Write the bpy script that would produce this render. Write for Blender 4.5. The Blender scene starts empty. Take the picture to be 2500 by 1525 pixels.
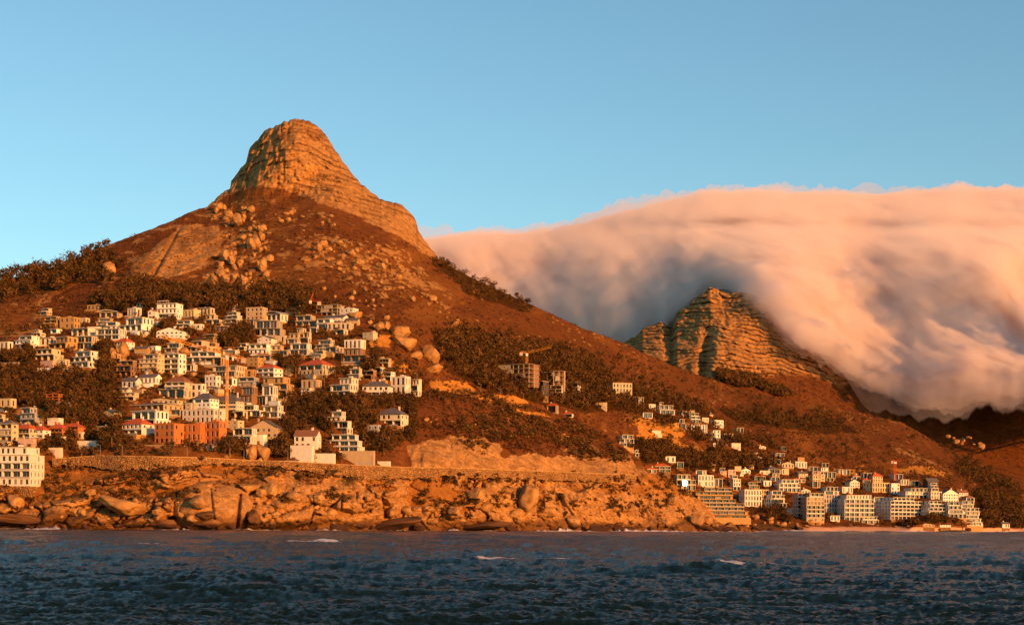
import bpy, bmesh, math, random
import numpy as np
from mathutils import Matrix, Vector
random.seed(7)
R = math.radians
SC = bpy.context.scene
COL = SC.collection
# ------------------------------------------------------------------ camera, sky, sun, exposure
FOC, CX, HOR, CAMH, ROLL = 3965.0, 1250.0, 1279.5, 4.5, math.atan(0.0064)
cam_d = bpy.data.cameras.new('camera')
cam = bpy.data.objects.new('camera', cam_d); COL.objects.link(cam)
cam_d.sensor_width = 36.0; cam_d.lens = 36.0*FOC/2500.0
cam_d.shift_y = (HOR-762.5)/2500.0
cam_d.clip_start = 1.0; cam_d.clip_end = 60000.0
cam.matrix_world = Matrix.Translation((0,0,CAMH)) @ Matrix.Rotation(-ROLL,4,'Y') @ Matrix.Rotation(R(90),4,'X')
SC.camera = cam
SUN_AZ, SUN_EL = R(43), R(12.5)          # to the right of straight behind the camera
sun_dir = Vector((math.sin(SUN_AZ)*math.cos(SUN_EL), -math.cos(SUN_AZ)*math.cos(SUN_EL), math.sin(SUN_EL)))
wd = bpy.data.worlds.new('World'); SC.world = wd; wd.use_nodes = True
wn, wl = wd.node_tree.nodes, wd.node_tree.links
wn.clear()
sky = wn.new('ShaderNodeTexSky'); sky.sky_type = 'NISHITA'; sky.sun_disc = False
sky.sun_elevation = SUN_EL; sky.sun_rotation = math.atan2(sun_dir.x, sun_dir.y)
sky.air_density = 1.0; sky.dust_density = 0.3; sky.ozone_density = 2.0
tint = wn.new('ShaderNodeMix'); tint.data_type = 'RGBA'; tint.blend_type = 'MULTIPLY'; tint.inputs[0].default_value = 1.0
tint.inputs[7].default_value = (0.80, 0.98, 0.93, 1)
bg = wn.new('ShaderNodeBackground'); bg.inputs[1].default_value = 0.110
wo = wn.new('ShaderNodeOutputWorld')
wl.new(sky.outputs[0], tint.inputs[6]); wl.new(tint.outputs[2], bg.inputs[0]); wl.new(bg.outputs[0], wo.inputs[0])
sd = bpy.data.lights.new('sun', 'SUN'); sd.energy = 5.0; sd.angle = R(0.5); sd.color = (1.0, 0.37, 0.06)
so = bpy.data.objects.new('sun', sd); COL.objects.link(so)
so.rotation_euler = sun_dir.to_track_quat('Z','Y').to_euler()
SC.view_settings.view_transform = 'Standard'; SC.view_settings.look = 'None'
SC.view_settings.exposure = 0.68; SC.view_settings.gamma = 1.0
cy = SC.cycles
cy.use_denoising = True; cy.max_bounces = 10; cy.diffuse_bounces = 2; cy.glossy_bounces = 3
cy.volume_bounces = 10; cy.transparent_max_bounces = 12; cy.volume_step_rate = 1.0; cy.volume_max_steps = 96
cy.use_adaptive_sampling = True; cy.adaptive_threshold = 0.015
# ------------------------------------------------------------------ pixel <-> world
cr, sr = math.cos(ROLL), math.sin(ROLL)
def wpt(px, py, D):
    dx = np.asarray(px, float)-CX; dy = HOR-np.asarray(py, float)
    return (dx*cr-dy*sr)/FOC*D, D+0*dx, CAMH+(dx*sr+dy*cr)/FOC*D
def py_for(px, D, z):      # picture row of height z at distance D
    dx = px-CX
    return HOR-(((z-CAMH)*FOC/D)-dx*sr)/cr
# ------------------------------------------------------------------ numpy noise
def hsh(ix, iy, iz, seed):
    n = (ix.astype(np.int64)*374761393 + iy.astype(np.int64)*668265263 + iz.astype(np.int64)*2147483647 + seed*1274126177) & 0xffffffff
    n = ((n ^ (n >> 13))*1274126177) & 0xffffffff
    n = ((n ^ (n >> 16))*2246822519) & 0xffffffff
    return ((n ^ (n >> 15)) & 0xffffff)/float(0xffffff)
def vn2(x, y, seed=0):
    x, y = np.broadcast_arrays(np.asarray(x, float), np.asarray(y, float))
    ix, iy = np.floor(x), np.floor(y); fx, fy = x-ix, y-iy
    fx = fx*fx*(3-2*fx); fy = fy*fy*(3-2*fy); z = np.zeros_like(ix)
    a = hsh(ix,iy,z,seed); b = hsh(ix+1,iy,z,seed); c = hsh(ix,iy+1,z,seed); d = hsh(ix+1,iy+1,z,seed)
    return (a*(1-fx)+b*fx)*(1-fy)+(c*(1-fx)+d*fx)*fy
def fbm(x, y, o=5, seed=0, g=0.5, l=2.03):
    s = 0; a = 1; t = 0
    for k in range(o):
        s = s+a*(vn2(x, y, seed+k*17)-0.5); t += a; a *= g; x = x*l+3.1; y = y*l+1.7
    return s/t*2
def worley(x, y, seed=0):
    ix, iy = np.floor(x), np.floor(y)
    f1 = np.full(x.shape, 9.0); f2 = np.full(x.shape, 9.0); cid = np.zeros(x.shape); z = np.zeros_like(ix)
    for a in (-1,0,1):
        for b in (-1,0,1):
            jx, jy = ix+a, iy+b
            d = np.hypot(jx+hsh(jx,jy,z,seed)-x, jy+hsh(jx,jy,z,seed+5)-y); h = hsh(jx,jy,z,seed+9)
            c = d < f1; f2 = np.where(c, f1, np.minimum(f2, d)); cid = np.where(c, h, cid); f1 = np.where(c, d, f1)
    return f1, f2, cid
def sstep(a, b, x):
    t = np.clip((x-a)/(b-a), 0, 1); return t*t*(3-2*t)
def inpoly(px, py, poly):
    r = np.zeros(px.shape, bool); n = len(poly)
    for i in range(n):
        x1, y1 = poly[i]; x2, y2 = poly[(i+1) % n]
        if y1 == y2: continue
        c = ((py > min(y1,y2)) & (py <= max(y1,y2)))
        r ^= c & (px < (x2-x1)*(py-y1)/(y2-y1)+x1)
    return r
def blur(a, n):
    for ax in (0, 1):
        p = np.pad(a, [(n+1, n) if i == ax else (0, 0) for i in (0, 1)], 'edge'); c = np.cumsum(p, ax)
        a = (c[2*n+1:]-c[:-2*n-1] if ax == 0 else c[:, 2*n+1:]-c[:, :-2*n-1])/(2*n+1)
    return a
def tps(pts):
    P = np.array(pts, float); X = P[:, :2]/500.0; n = len(P)
    r = np.hypot(X[:,None,0]-X[None,:,0], X[:,None,1]-X[None,:,1])
    K = np.where(r > 0, r*r*np.log(r+1e-12), 0)+np.eye(n)*0.002
    A = np.zeros((n+3, n+3)); A[:n,:n] = K; A[:n,n] = 1; A[:n,n+1:] = X; A[n,:n] = 1; A[n+1:,:n] = X.T
    s = np.linalg.solve(A, np.r_[P[:,2], 0, 0, 0])
    def f(px, py):
        px = np.asarray(px, float)/500; py = np.asarray(py, float)/500
        v = s[n]+s[n+1]*px+s[n+2]*py
        for i in range(n):
            r2 = (px-X[i,0])**2+(py-X[i,1])**2
            v = v+s[i]*0.5*r2*np.log(r2+1e-12)
        return v
    return f
def lin(poly):
    a = np.array(poly, float)
    return lambda x: np.interp(x, a[:,0], a[:,1])
# ------------------------------------------------------------------ mesh helpers
def tag(o, label=None, cat=None, group=None, kind=None):
    if label: o['label'] = label
    if cat: o['category'] = cat
    if group: o['group'] = group
    if kind: o['kind'] = kind
    return o
def fast_mesh(name, V, Fc, mats=(), smooth=False, attrs=None, mi=None):
    V = np.asarray(V, np.float32); Fc = np.asarray(Fc, np.int32); k = Fc.shape[1]
    me = bpy.data.meshes.new(name)
    me.vertices.add(len(V)); me.vertices.foreach_set('co', V.ravel())
    me.loops.add(Fc.size); me.loops.foreach_set('vertex_index', Fc.ravel())
    me.polygons.add(len(Fc)); me.polygons.foreach_set('loop_start', np.arange(0, Fc.size, k, dtype=np.int32))
    me.polygons.foreach_set('use_smooth', np.full(len(Fc), bool(smooth)))
    if mi is not None: me.polygons.foreach_set('material_index', np.asarray(mi, np.int32))
    for m in mats: me.materials.append(m)
    for an, av in (attrs or {}).items():
        at = me.attributes.new(an, 'FLOAT', 'POINT'); at.data.foreach_set('value', np.asarray(av, np.float32).ravel())
    me.update(calc_edges=True); me.validate()
    return me
def link(name, me, parent=None, loc=None):
    o = bpy.data.objects.new(name, me); COL.objects.link(o)
    if parent: o.parent = parent
    if loc is not None: o.location = loc
    return o
def gridfaces(nr, nc):
    i = np.arange(nr-1)[:,None]*nc+np.arange(nc-1)[None,:]
    return np.stack([i, i+1, i+nc+1, i+nc], -1).reshape(-1, 4)
# ------------------------------------------------------------------ materials
def mat(name):
    m = bpy.data.materials.new(name); m.use_nodes = True
    nt = m.node_tree; b = nt.nodes['Principled BSDF']; b.inputs['Roughness'].default_value = 0.9
    b.inputs['Specular IOR Level'].default_value = 0.2
    return m, nt, b
def N(nt, t, **k):
    n = nt.nodes.new(t)
    for a, v in k.items():
        if a.startswith('i_'):
            n.inputs[a[2:].replace('_', ' ')].default_value = v
        else: setattr(n, a, v)
    return n
def coords(nt, scale=(1,1,1)):
    g = N(nt, 'ShaderNodeTexCoord'); mp = N(nt, 'ShaderNodeMapping'); mp.inputs['Scale'].default_value = scale
    nt.links.new(g.outputs['Object'], mp.inputs[0]); return mp.outputs[0]
def noise(nt, vec, scale, detail=5, rough=0.6):
    n = N(nt, 'ShaderNodeTexNoise'); n.inputs['Scale'].default_value = scale; n.inputs['Detail'].default_value = detail
    n.inputs['Roughness'].default_value = rough; nt.links.new(vec, n.inputs['Vector']); return n.outputs[0]
def ramp(nt, fac, stops):
    r = N(nt, 'ShaderNodeValToRGB'); e = r.color_ramp.elements
    while len(e) < len(stops): e.new(0.5)
    for x, (p, c) in zip(e, stops): x.position = p; x.color = (*c, 1) if len(c) == 3 else c
    nt.links.new(fac, r.inputs[0]); return r.outputs[0]
def mixc(nt, fac, a, b, mode='MIX'):
    m = N(nt, 'ShaderNodeMix', data_type='RGBA', blend_type=mode)
    for s, v in ((0, fac), (6, a), (7, b)):
        if isinstance(v, (int, float)): m.inputs[s].default_value = v
        elif isinstance(v, tuple): m.inputs[s].default_value = (*v, 1)
        else: nt.links.new(v, m.inputs[s])
    return m.outputs[2]
def math_(nt, op, a, b=None, clamp=False):
    m = N(nt, 'ShaderNodeMath', operation=op, use_clamp=clamp)
    for s, v in ((0, a), (1, b)):
        if v is None: continue
        if isinstance(v, (int, float)): m.inputs[s].default_value = v
        else: nt.links.new(v, m.inputs[s])
    return m.outputs[0]
def attr(nt, name):
    a = N(nt, 'ShaderNodeAttribute'); a.attribute_name = name; return a.outputs['Fac']
def bump(nt, h, b, strength=0.6, dist=1.0):
    n = N(nt, 'ShaderNodeBump'); n.inputs['Strength'].default_value = strength; n.inputs['Distance'].default_value = dist
    nt.links.new(h, n.inputs['Height']); nt.links.new(n.outputs[0], b.inputs['Normal'])

def terrain_material(name, k=1.0):
    m, nt, b = mat(name); b.inputs['Specular IOR Level'].default_value = 0.0
    v = coords(nt)
    n1 = noise(nt, v, 0.02*k, 6); n2 = noise(nt, v, 0.18*k, 5, 0.7); n3 = noise(nt, v, 0.7*k, 3, 0.7)
    vs = coords(nt, (0.35, 0.8, 1.6)); n4 = noise(nt, vs, 0.11*k, 5, 0.72)
    veg = ramp(nt, n2, [(0.30, (0.036,0.015,0.006)), (0.5, (0.105,0.038,0.012)), (0.70, (0.23,0.084,0.023))])
    veg = mixc(nt, ramp(nt, n1, [(0.38, (0,0,0)), (0.62, (.8,.8,.8))]), veg, (0.155,0.048,0.014))
    veg = mixc(nt, 0.5, veg, ramp(nt, n3, [(0.35, (0.040,0.019,0.010)), (0.65, (0.25,0.092,0.026))]))
    veg = mixc(nt, ramp(nt, n4, [(0.52, (0,0,0)), (0.66, (.8,.8,.8))]), veg, (0.048,0.022,0.011))
    rk = ramp(nt, n2, [(0.25, (0.19,0.092,0.034)), (0.5, (0.40,0.208,0.070)), (0.75, (0.55,0.312,0.112))])
    rk = mixc(nt, ramp(nt, n3, [(0.42, (0.6,0.6,0.6)), (0.5, (0,0,0))]), rk, (0.21,0.098,0.036))
    rk = mixc(nt, ramp(nt, n4, [(0.50, (0,0,0)), (0.62, (.55,.55,.55))]), rk, (0.12,0.056,0.022))
    soil = ramp(nt, n2, [(0.3, (0.40,0.15,0.022)), (0.7, (0.58,0.27,0.05))])
    sand = (0.50,0.28,0.17)
    wet = ramp(nt, n2, [(0.3, (0.075,0.036,0.013)), (0.7, (0.19,0.088,0.028))])
    c = mixc(nt, attr(nt, 'rock'), veg, rk)
    c = mixc(nt, attr(nt, 'soil'), c, soil)
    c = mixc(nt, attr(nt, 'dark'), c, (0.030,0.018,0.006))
    c = mixc(nt, attr(nt, 'wet'), c, wet)
    c = mixc(nt, attr(nt, 'sand'), c, sand)
    nt.links.new(c, b.inputs['Base Color'])
    h = mixc(nt, 0.5, n2, n3)
    bump(nt, h, b, 0.9, 1.6/k)
    return m
M_terr = terrain_material('hillside_ground')
M_far = terrain_material('far_mountain_ground', 0.35)

# ------------------------------------------------------------------ terrain depth fields (distance from camera of each sight line)
D_SHORE = lin([(-500,850),(0,870),(400,890),(800,945),(1000,1000),(1300,1180),(1600,1400),(1900,1500),(2200,1600),(2500,1700),(3000,1800)])
SH = [(x, float(py_for(x, D_SHORE(x), 0.0)), float(D_SHORE(x))) for x in (-400,0,400,800,1000,1300,1600,1900,2200,2500,2900)]
F_main = tps(SH+[
 (-300,1150,890),(0,1190,893),(0,1100,935),(0,1000,1000),(0,900,1080),(0,750,1250),(0,672,1420),(-300,900,1070),(-300,740,1350),
 (400,1190,905),(400,1130,925),(400,1100,950),(400,1000,1025),(400,900,1105),(400,800,1195),(400,740,1262),(400,650,1400),(400,541,1640),
 (200,800,1180),(200,680,1370),(200,622,1500),(720,1190,945),(720,1140,965),(725,1090,995),(725,1000,1065),(725,900,1140),(725,800,1225),
 (725,740,1295),(725,650,1430),(725,560,1590),(725,475,1745),(725,440,1762),(725,340,1805),(725,293,1880),
 (507,500,1770),(520,600,1520),(600,470,1765),(609,375,1880),(565,455,1840),(640,400,1800),(833,470,1765),(833,392,1890),(900,540,1720),
 (905,470,1880),(960,560,1740),(1001,520,1900),(1020,580,1850),(1070,632,1880),(900,650,1500),(1000,740,1390),(880,1200,965),(900,1130,1000),
 (1183,692,1950),(1304,747,2000),(1426,802,2100),(1520,836,2200),(1656,898,2300),(1803,952,2400),(1931,972,2500),(2082,1003,2600),
 (2200,1030,2600),(2325,1100,2500),(2500,1195,2350),(2800,1270,2300),(1000,850,1230),(1000,940,1165),(1100,1100,1110),(1000,1145,1022),(1000,1050,1068),(1100,1200,1085),(1150,800,1500),
 (1150,880,1380),(1300,900,1500),(1300,980,1400),(1500,950,1720),(1650,1010,1780),(1700,1100,1660),(1500,1060,1520),(1850,1170,1700),
 (1850,1240,1590),(1900,1050,2000),(2100,1170,1860),(2200,1240,1700),(2300,1190,1880),(2100,1090,2150),(2500,1270,1820),(1600,1150,1540),(1700,1200,1570)])
NSH = lin([(900,960),(1000,985),(1150,1020),(1300,1060),(1500,1110),(1700,1160),(1830,1200),(1950,1230)])
N_t = tps([(x, float(py_for(x, NSH(x), 0.0)), float(NSH(x))) for x in (950,1150,1300,1500,1700,1830)]+[
 (1000,1145,1012),(1000,930,1145),(1150,1145,1048),(1150,1060,1090),(1150,948,1190),(1300,1160,1088),(1300,1080,1130),(1300,1000,1205),(1400,1025,1225),
 (1450,1130,1150),(1560,1130,1195),(1620,1180,1190),(1700,1215,1205),(1800,1275,1215),(1500,1160,1135)])
def F_head(px, py):
    s = sstep(925, 1060, px); return N_t(px, py)*s+(F_main(px, py)+9)*(1-s)
CREST = lin([(-500,800),(-300,735),(0,684),(60,672),(150,645),(284,590),(406,545),(470,515),(507,504),(535,478),(563,457),(564,442),(588,412),(600,400),(609,364),(627,343),
 (645,322),(672,307),(710,293),(749,294),(773,305),(794,325),(809,352),(833,388),(854,418),(875,442),(902,466),(929,487),(959,494),(983,501),(1001,519),
 (1016,537),(1022,564),(1034,582),(1070,630),(1110,657),(1150,677),(1183,692),(1304,747),(1426,802),(1523,837),(1576,864),(1656,898),(1730,923),(1803,952),(1855,964),
 (1931,975),(2082,1003),(2200,1030),(2325,1100),(2420,1150),(2500,1195),(2700,1262),(2900,1275)])
J_HEAD = lin([(900,1010),(940,1000),(980,945),(1050,928),(1150,950),(1220,972),(1280,986),(1340,1005),(1400,1025),(1460,1045),(1510,1085),(1560,1120),(1575,1150),
 (1620,1165),(1700,1215),(1760,1248),(1830,1288),(1900,1305),(1950,1310)])
# zones read from the ground cover in the photograph
P_CLIFF = [(500,515),(507,380),(600,280),(860,280),(1090,480),(1085,640),(1050,622),(1000,592),(960,565),(900,548),(850,520),(780,488),(700,464),(630,456),(560,474),(515,505)]
P_SLAB = [(300,692),(330,640),(380,600),(440,555),(480,545),(530,550),(548,585),(532,625),(490,655),(450,668),(400,680),(360,672)]
P_BOULD = [[(510,515),(600,500),(625,530),(610,548),(520,548)],[(545,570),(640,545),(665,640),(660,690),(610,712),(490,712),(500,660),(540,640)],
 [(740,560),(840,590),(900,605),(1000,630),(1045,690),(1050,720),(960,700),(940,740),(850,690),(740,640)],[(735,505),(815,510),(810,560),(760,545)],
 [(880,600),(1000,610),(1045,680),(1100,770),(1130,800),(1080,760),(1020,700),(930,640)]]
P_SOIL = [[(1040,932),(1130,930),(1170,960),(1290,975),(1285,988),(1160,975),(1060,955)],[(1560,1030),(1620,1020),(1660,1045),(1650,1075),(1740,1100),(1700,1108),(1600,1075),(1560,1068)],
 [(2030,1140),(2110,1135),(2120,1152),(2040,1155)],[(2170,1140),(2280,1145),(2330,1160),(2270,1162),(2190,1155)],[(2330,1128),(2400,1150),(2380,1165),(2335,1145)],
 [(2430,1222),(2500,1220),(2500,1236),(2430,1234)],[(905,825),(960,818),(950,850),(900,850)],[(940,880),(1000,895),(980,910),(930,890)],[(500,800),(540,815),(530,830),(495,820)],
 [(1090,950),(1200,975),(1330,1010),(1330,1020),(1100,965)]]
P_HROCK = [[(985,1090),(1060,1068),(1180,1065),(1225,1085),(1225,1110),(1330,1115),(1460,1120),(1500,1105),(1545,1110),(1580,1160),(1400,1165),(985,1145)],
 [(1380,1100),(1430,1090),(1460,1110),(1400,1118)]]
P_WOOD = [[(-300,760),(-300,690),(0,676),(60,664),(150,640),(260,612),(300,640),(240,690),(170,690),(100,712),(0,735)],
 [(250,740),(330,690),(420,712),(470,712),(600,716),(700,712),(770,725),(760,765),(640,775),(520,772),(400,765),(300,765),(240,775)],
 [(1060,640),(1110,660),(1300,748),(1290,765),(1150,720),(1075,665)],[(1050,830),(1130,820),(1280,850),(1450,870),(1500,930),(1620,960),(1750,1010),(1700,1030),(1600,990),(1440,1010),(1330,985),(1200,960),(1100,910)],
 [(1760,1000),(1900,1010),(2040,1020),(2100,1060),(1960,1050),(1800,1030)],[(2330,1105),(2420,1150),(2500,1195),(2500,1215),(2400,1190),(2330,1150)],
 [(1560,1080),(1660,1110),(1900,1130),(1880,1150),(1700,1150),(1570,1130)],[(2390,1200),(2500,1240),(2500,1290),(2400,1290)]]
def zones(px, py, X, Z, near):
    wx = fbm(X/26, Z/16, 6, 3, .6)*30; wy = fbm(X/26+9, Z/16, 6, 4, .6)*20
    qx, qy = px+wx, py+wy
    z = {k: np.zeros(px.shape) for k in ('rock','soil','dark','wet','sand')}
    if not near:
        z['rock'] = np.where(inpoly(px+wx*0.3, py+wy*0.7, P_CLIFF), 1.0, 0.0)
        z['slab'] = np.where(inpoly(px+wx*0.7, py+wy*0.8, P_SLAB), 1.0, 0.0)
        z['rock'] = np.maximum(z['rock'], z['slab']*(0.55+0.45*sstep(-.25, .1, fbm((X*.8+Z*.9)/10, (X-Z)/50, 5, 7))))
    else: z['slab'] = np.zeros(px.shape)
    for p in P_SOIL: z['soil'] = np.maximum(z['soil'], np.where(inpoly(px+wx*1.1, py+wy*0.9, p), 0.9, 0.0))
    bz = np.zeros(px.shape)
    for p in P_BOULD: bz = np.maximum(bz, np.where(inpoly(qx, qy, p), 1.0, 0.0))
    z['bould'] = bz*(not near)
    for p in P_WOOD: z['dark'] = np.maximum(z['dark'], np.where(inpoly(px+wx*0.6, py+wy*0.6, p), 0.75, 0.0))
    return z
def build_hill(name, x0, x1, dx, rows, Fd, low, crest, near, seed):
    pxs = np.arange(x0, x1+dx, dx); nc = len(pxs)
    dl = low(pxs)-6.0
    pl = py_for(pxs, dl, -2.5); pc = crest(pxs)
    rough = 1.0+1.8*((pxs > 500) & (pxs < 1080) & (not near))
    jit = fbm(pxs/9, pxs*0, 4, seed+50)*1.8*rough
    t = np.linspace(0, 1, rows)[:,None]
    PX = np.repeat(pxs[None], rows, 0); PY = pl[None]*(1-t)+pc[None]*t
    D = Fd(PX, PY)
    s0 = np.exp(-((pl[None]-PY)/14.0)**2)
    D = D*(1-s0)+(dl[None]+(pl[None]-PY)*0.9)*s0
    D = np.maximum.accumulate(D, axis=0)                       # ground only ever recedes going up
    PY = PY+jit[None]*t**14
    X, Y, Z = wpt(PX, PY, D)
    zn = zones(PX, PY, X, Z, near)
    # coast: granite domes and blocks below the road
    above = PY
    road = 1138 if near else np.interp(pxs, [-400,0,90,250,500,700,900,1000], [1150,1150,1135,1122,1120,1135,1150,1160])[None]
    n0 = fbm(X/30, Z/20, 4, seed)
    coast = sstep(-6, 14, (PY-road)+n0*14)*np.where(PX < 1960, 1.0, 0.0) if not near else sstep(0, 20, PY-1142+n0*16)
    coast = np.where((PX > 1000) & (not near), 0.0, coast)
    vegc = sstep(0.05, 0.3, fbm(X/38+5, Z/18, 4, seed+3)-(PY-1195)/200)*(1 if not near else 1.0)
    if near: vegc = np.maximum(vegc, sstep(0, .25, fbm(X/60, Z/30, 4, seed+8)+0.05)*(PY < 1235)*(PX < 1330))
    zn['rock'] = np.maximum(zn['rock'], coast*(1-vegc*0.9))
    if near:
        for p in P_HROCK: zn['rock'] = np.maximum(zn['rock'], np.where(inpoly(PX+n0*34, PY+fbm(X/12, Z/9, 5, 6, .6)*22, p), 1.0, 0.0))
    zn['soil'] = np.maximum(zn['soil'], coast*vegc*0.35)
    zn['wet'] = sstep(9.5, 4.5, Z+fbm(X/14, Z/9+3, 4, 71)*6.0)*0.95
    if not near:
        sand = sstep(1930, 1990, PX)*sstep(5.0, 3.2, Z+fbm(X/12, Y/20, 3, 33)*1.2)
        zn['sand'] = sand; zn['wet'] = zn['wet']*(1-sand)*(PX < 1960)
    # relief, metres towards the camera
    d = fbm(X/60, Y/60+Z/40, 5, seed+11)*6.0+fbm(X/11, Z/8, 4, seed+12)*1.3
    if not near:
        gl = 1-np.abs(fbm(X/48+fbm(X/90, Z/60, 3, seed+61)*1.4, Z/190, 4, seed+60))*2.2; d = d+gl*8.5*sstep(1160, 1100, PY)
        gt = sstep(.1, .45, fbm((X-Z*.4)/12, Z/60, 5, seed+65, .6)+.35*gl)*(PY < 1160); zn['soil'] = np.maximum(zn['soil'], .14*gt*sstep(-.3, .2, fbm(X/80, Z/60, 3, seed+66)))
        zn['rock'] = np.maximum(zn['rock'], 0.85*sstep(.22, .34, fbm(X/16, Z/10, 5, seed+63, .62))*sstep(.1, .3, fbm(X/110, Z/80, 3, seed+64))*(PY < 1160)*(PY > 480))
    else: d = d+(1-np.abs(fbm((X+Z)/26, Z/120, 4, seed+60))*2.2)*3.0*sstep(1150, 1120, PY)
    rel = coast*(1-vegc*0.75)
    wxx = fbm(X/10, Z/10, 3, seed+21)*0.5
    wy2 = fbm(X/45, Z/25, 3, seed+24); f1, f2, cid = worley((X+Z*0.5)/17.0+wxx*1.6+wy2*2, (Z-X*0.12)/8.5+wxx+wy2, seed+22)
    g1, g2, gid = worley(X/4.6+wxx, Z/3.0-wxx, seed+23)
    sel = sstep(-.15, .2, fbm(X/26, Z/16, 3, seed+41)+(0.25 if not near else 0.0)-(0.0 if not near else 0.5)*sstep(1400, 1560, PX)*(PY < 1235))
    dome = (1.15-f1*f1*1.7)*9.0+cid*6.0; dome2 = (1.0-g1*g1*1.5)*2.3+gid*1.8
    crack = -np.exp(-((f2-f1)/0.08)**2)*5.0-np.exp(-((g2-g1)/0.10)**2)*1.0
    d = d+rel*(np.where(cid > 0.45, dome*1.1, dome*0.6+dome2)+crack)*sstep(-2, 7, Z)*sel
    rg = 1-np.abs(fbm((X+Z*.8)/16, (Z-X*.3)/22, 5, seed+43, .58))*2; d = d+rel*(1-sel)*rg*7.5
    if not near:
        # great granite dome by the water, left of centre
        r = np.sqrt(((PX-520)/100.0)**2+((PY-1240)/72.0)**2)
        big = np.sqrt(np.clip(1-r*r, 0, 1))
        d = d*(1-0.88*sstep(0, .3, big))+big*22
        d = d-big*4*np.exp(-((PX-518-(PY-1230)*0.12)/3.0)**2)*(PY > 1190)-8*np.exp(-((PX-583+(PY-1240)*0.1)/4.0)**2)*(PY > 1205)*(big > 0)
        zn['rock'] = np.maximum(zn['rock'], (big > 0.05)*1.0)
        # layered cliffs of the summit
        cl = np.where(inpoly(PX, PY, P_CLIFF), 1.0, 0.0)*sstep(0, 1, zn['rock']); cl = blur(cl, 9)
        tilt = Z-(X+170)*(-0.10)*sstep(800, 1050, PX)
        k = (tilt+fbm(X/40, Z/40, 4, 91)*10)/9.0
        fr = k-np.floor(k); band = hsh(np.floor(k), np.floor(k)*0, np.floor(k)*0, 5)
        led = np.where(fr < 0.72, 1.0, (1-(fr-0.72)/0.28))*(0.4+band)
        k2 = k*3.3; fr2 = k2-np.floor(k2)
        vf = np.abs(fbm(X/9+np.floor(k)*3.1, Z/45, 4, 93))
        butt = fbm(X/34, Z/90, 3, 95); u1, u2, uid = worley(X/10+fbm(X/20, Z/20, 3, 990), Z/7.5+np.floor(k)*.3, 991); bw = uid*4.5-np.exp(-((u2-u1)/.07)**2)*3.0
        d = d*(1-0.6*cl)+cl*(led*(1.5+3.0*fbm(X/30, Z/12, 4, 96))+bw+np.where(fr2 < .7, 1, 0)*0.9+vf*13*np.where(PX < 700, 1.5, 0.8)+butt*20+fbm(X/7, Z/6, 4, 94)*3.5)
        grass = cl*sstep(0.66, 0.78, fr)*sstep(-0.1, 0.15, fbm(X/30, Z/9, 3, 97))
        grass = np.maximum(grass, cl*np.where(PY < 345, 1, 0)*sstep(-0.05, 0.3, fbm(X/20, Z/9, 4, 98))*0.7)
        zn['rock'] = zn['rock']*(1-0.85*grass*(cl > 0))
        # smooth slab and boulder fields
        sl = blur(zn['slab'], 3); d = d+sl*(5+fbm((X*0.8+Z*0.9)/12, (X-Z)/60, 5, 99, .6)*12+fbm(X/6, Z/5, 4, 992, .6)*3.5)
        m1, m2, mid = worley((X+Z*.6)/26+fbm(X/15, Z/15, 3, 993), (Z-X*.5)/14, 994); d = d+sl*(mid*9-np.exp(-((m2-m1)/.06)**2)*6.0)
        cut = sl*np.exp(-((PX-392+(PY-640)*0.55)/5.0)**2); d = d-cut*16
        b1, b2, bid = worley(X/8.5, Z/7.0, 111); c1, c2, cid2 = worley(X/3.8, Z/3.0, 112)
        keep = (bid > 0.62)*sstep(.55, .42, b1); keep2 = (cid2 > 0.74)*sstep(.5, .38, c1)
        kk = np.maximum(keep, keep2)*zn['bould']
        d = d+zn['bould']*(keep*np.sqrt(np.clip(1-(b1/.55)**2, 0, 1))*7+keep2*np.sqrt(np.clip(1-(c1/.5)**2, 0, 1))*2.8)
        zn['rock'] = np.maximum(zn['rock'], kk)
    # scattered stones over the slopes
    e1, e2, eid = worley(X/6.0, Z/4.0, seed+31)
    st = (eid > 0.89)*sstep(.36, .26, e1)*(1-zn['dark'])*sstep(-0.1, .2, fbm(X/70, Z/50, 3, seed+32))
    d = d+st*1.6; zn['rock'] = np.maximum(zn['rock'], st*0.9)
    if near:
        hr = np.where(zn['rock'] > .5, 1, 0)*(PY < 1165)
        d = d+hr*(fbm((X+Z)/14, Z/20, 5, 77)*6+np.abs(fbm(X/7, Z/22, 3, 78))*4)
    fade = sstep(0, 0.02, t)*sstep(1.0, 0.985, t*np.ones_like(D)) if True else 1
    amp = 0.35+0.65*fade
    D2 = D-d*amp
    X, Y, Z = wpt(PX, PY, D2)
    V = np.stack([X, Y, Z], -1)
    nb = 10
    back = []
    for j in range(1, nb+1):
        f = j/nb
        dd = D2[-1]+f*(260 if not near else 70)
        zz = Z[-1]-((f**1.3)*(170 if not near else 45))
        back.append(np.stack([X[-1]*dd/D2[-1], dd, zz], -1))
    V = np.concatenate([V, np.array(back)], 0)
    A = {k: np.concatenate([zn[k], np.repeat(zn[k][-1:], nb, 0)*(0.5)], 0) for k in ('rock','soil','dark','wet','sand')}
    me = fast_mesh(name, V.reshape(-1,3), gridfaces(rows+nb, nc), [M_terr], True, A)
    me.polygons.foreach_set('use_smooth', np.ones(len(me.polygons), bool))
    o = link(name, me); tag(o, kind='structure')
    return pxs, PY, D2
TM = build_hill('hill', -420, 2860, 2.3, 430, F_main, D_SHORE, CREST, False, 1)
TH = build_hill('headland', 905, 1950, 1.9, 230, F_head, NSH, J_HEAD, True, 201)
def grid_depth(T, px, py):
    pxs, PY, D = T
    i = int(round((px-pxs[0])/(pxs[1]-pxs[0]))); i = max(0, min(len(pxs)-1, i))
    col = PY[:, i]; return float(np.interp(-py, -col, D[:, i]))
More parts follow.
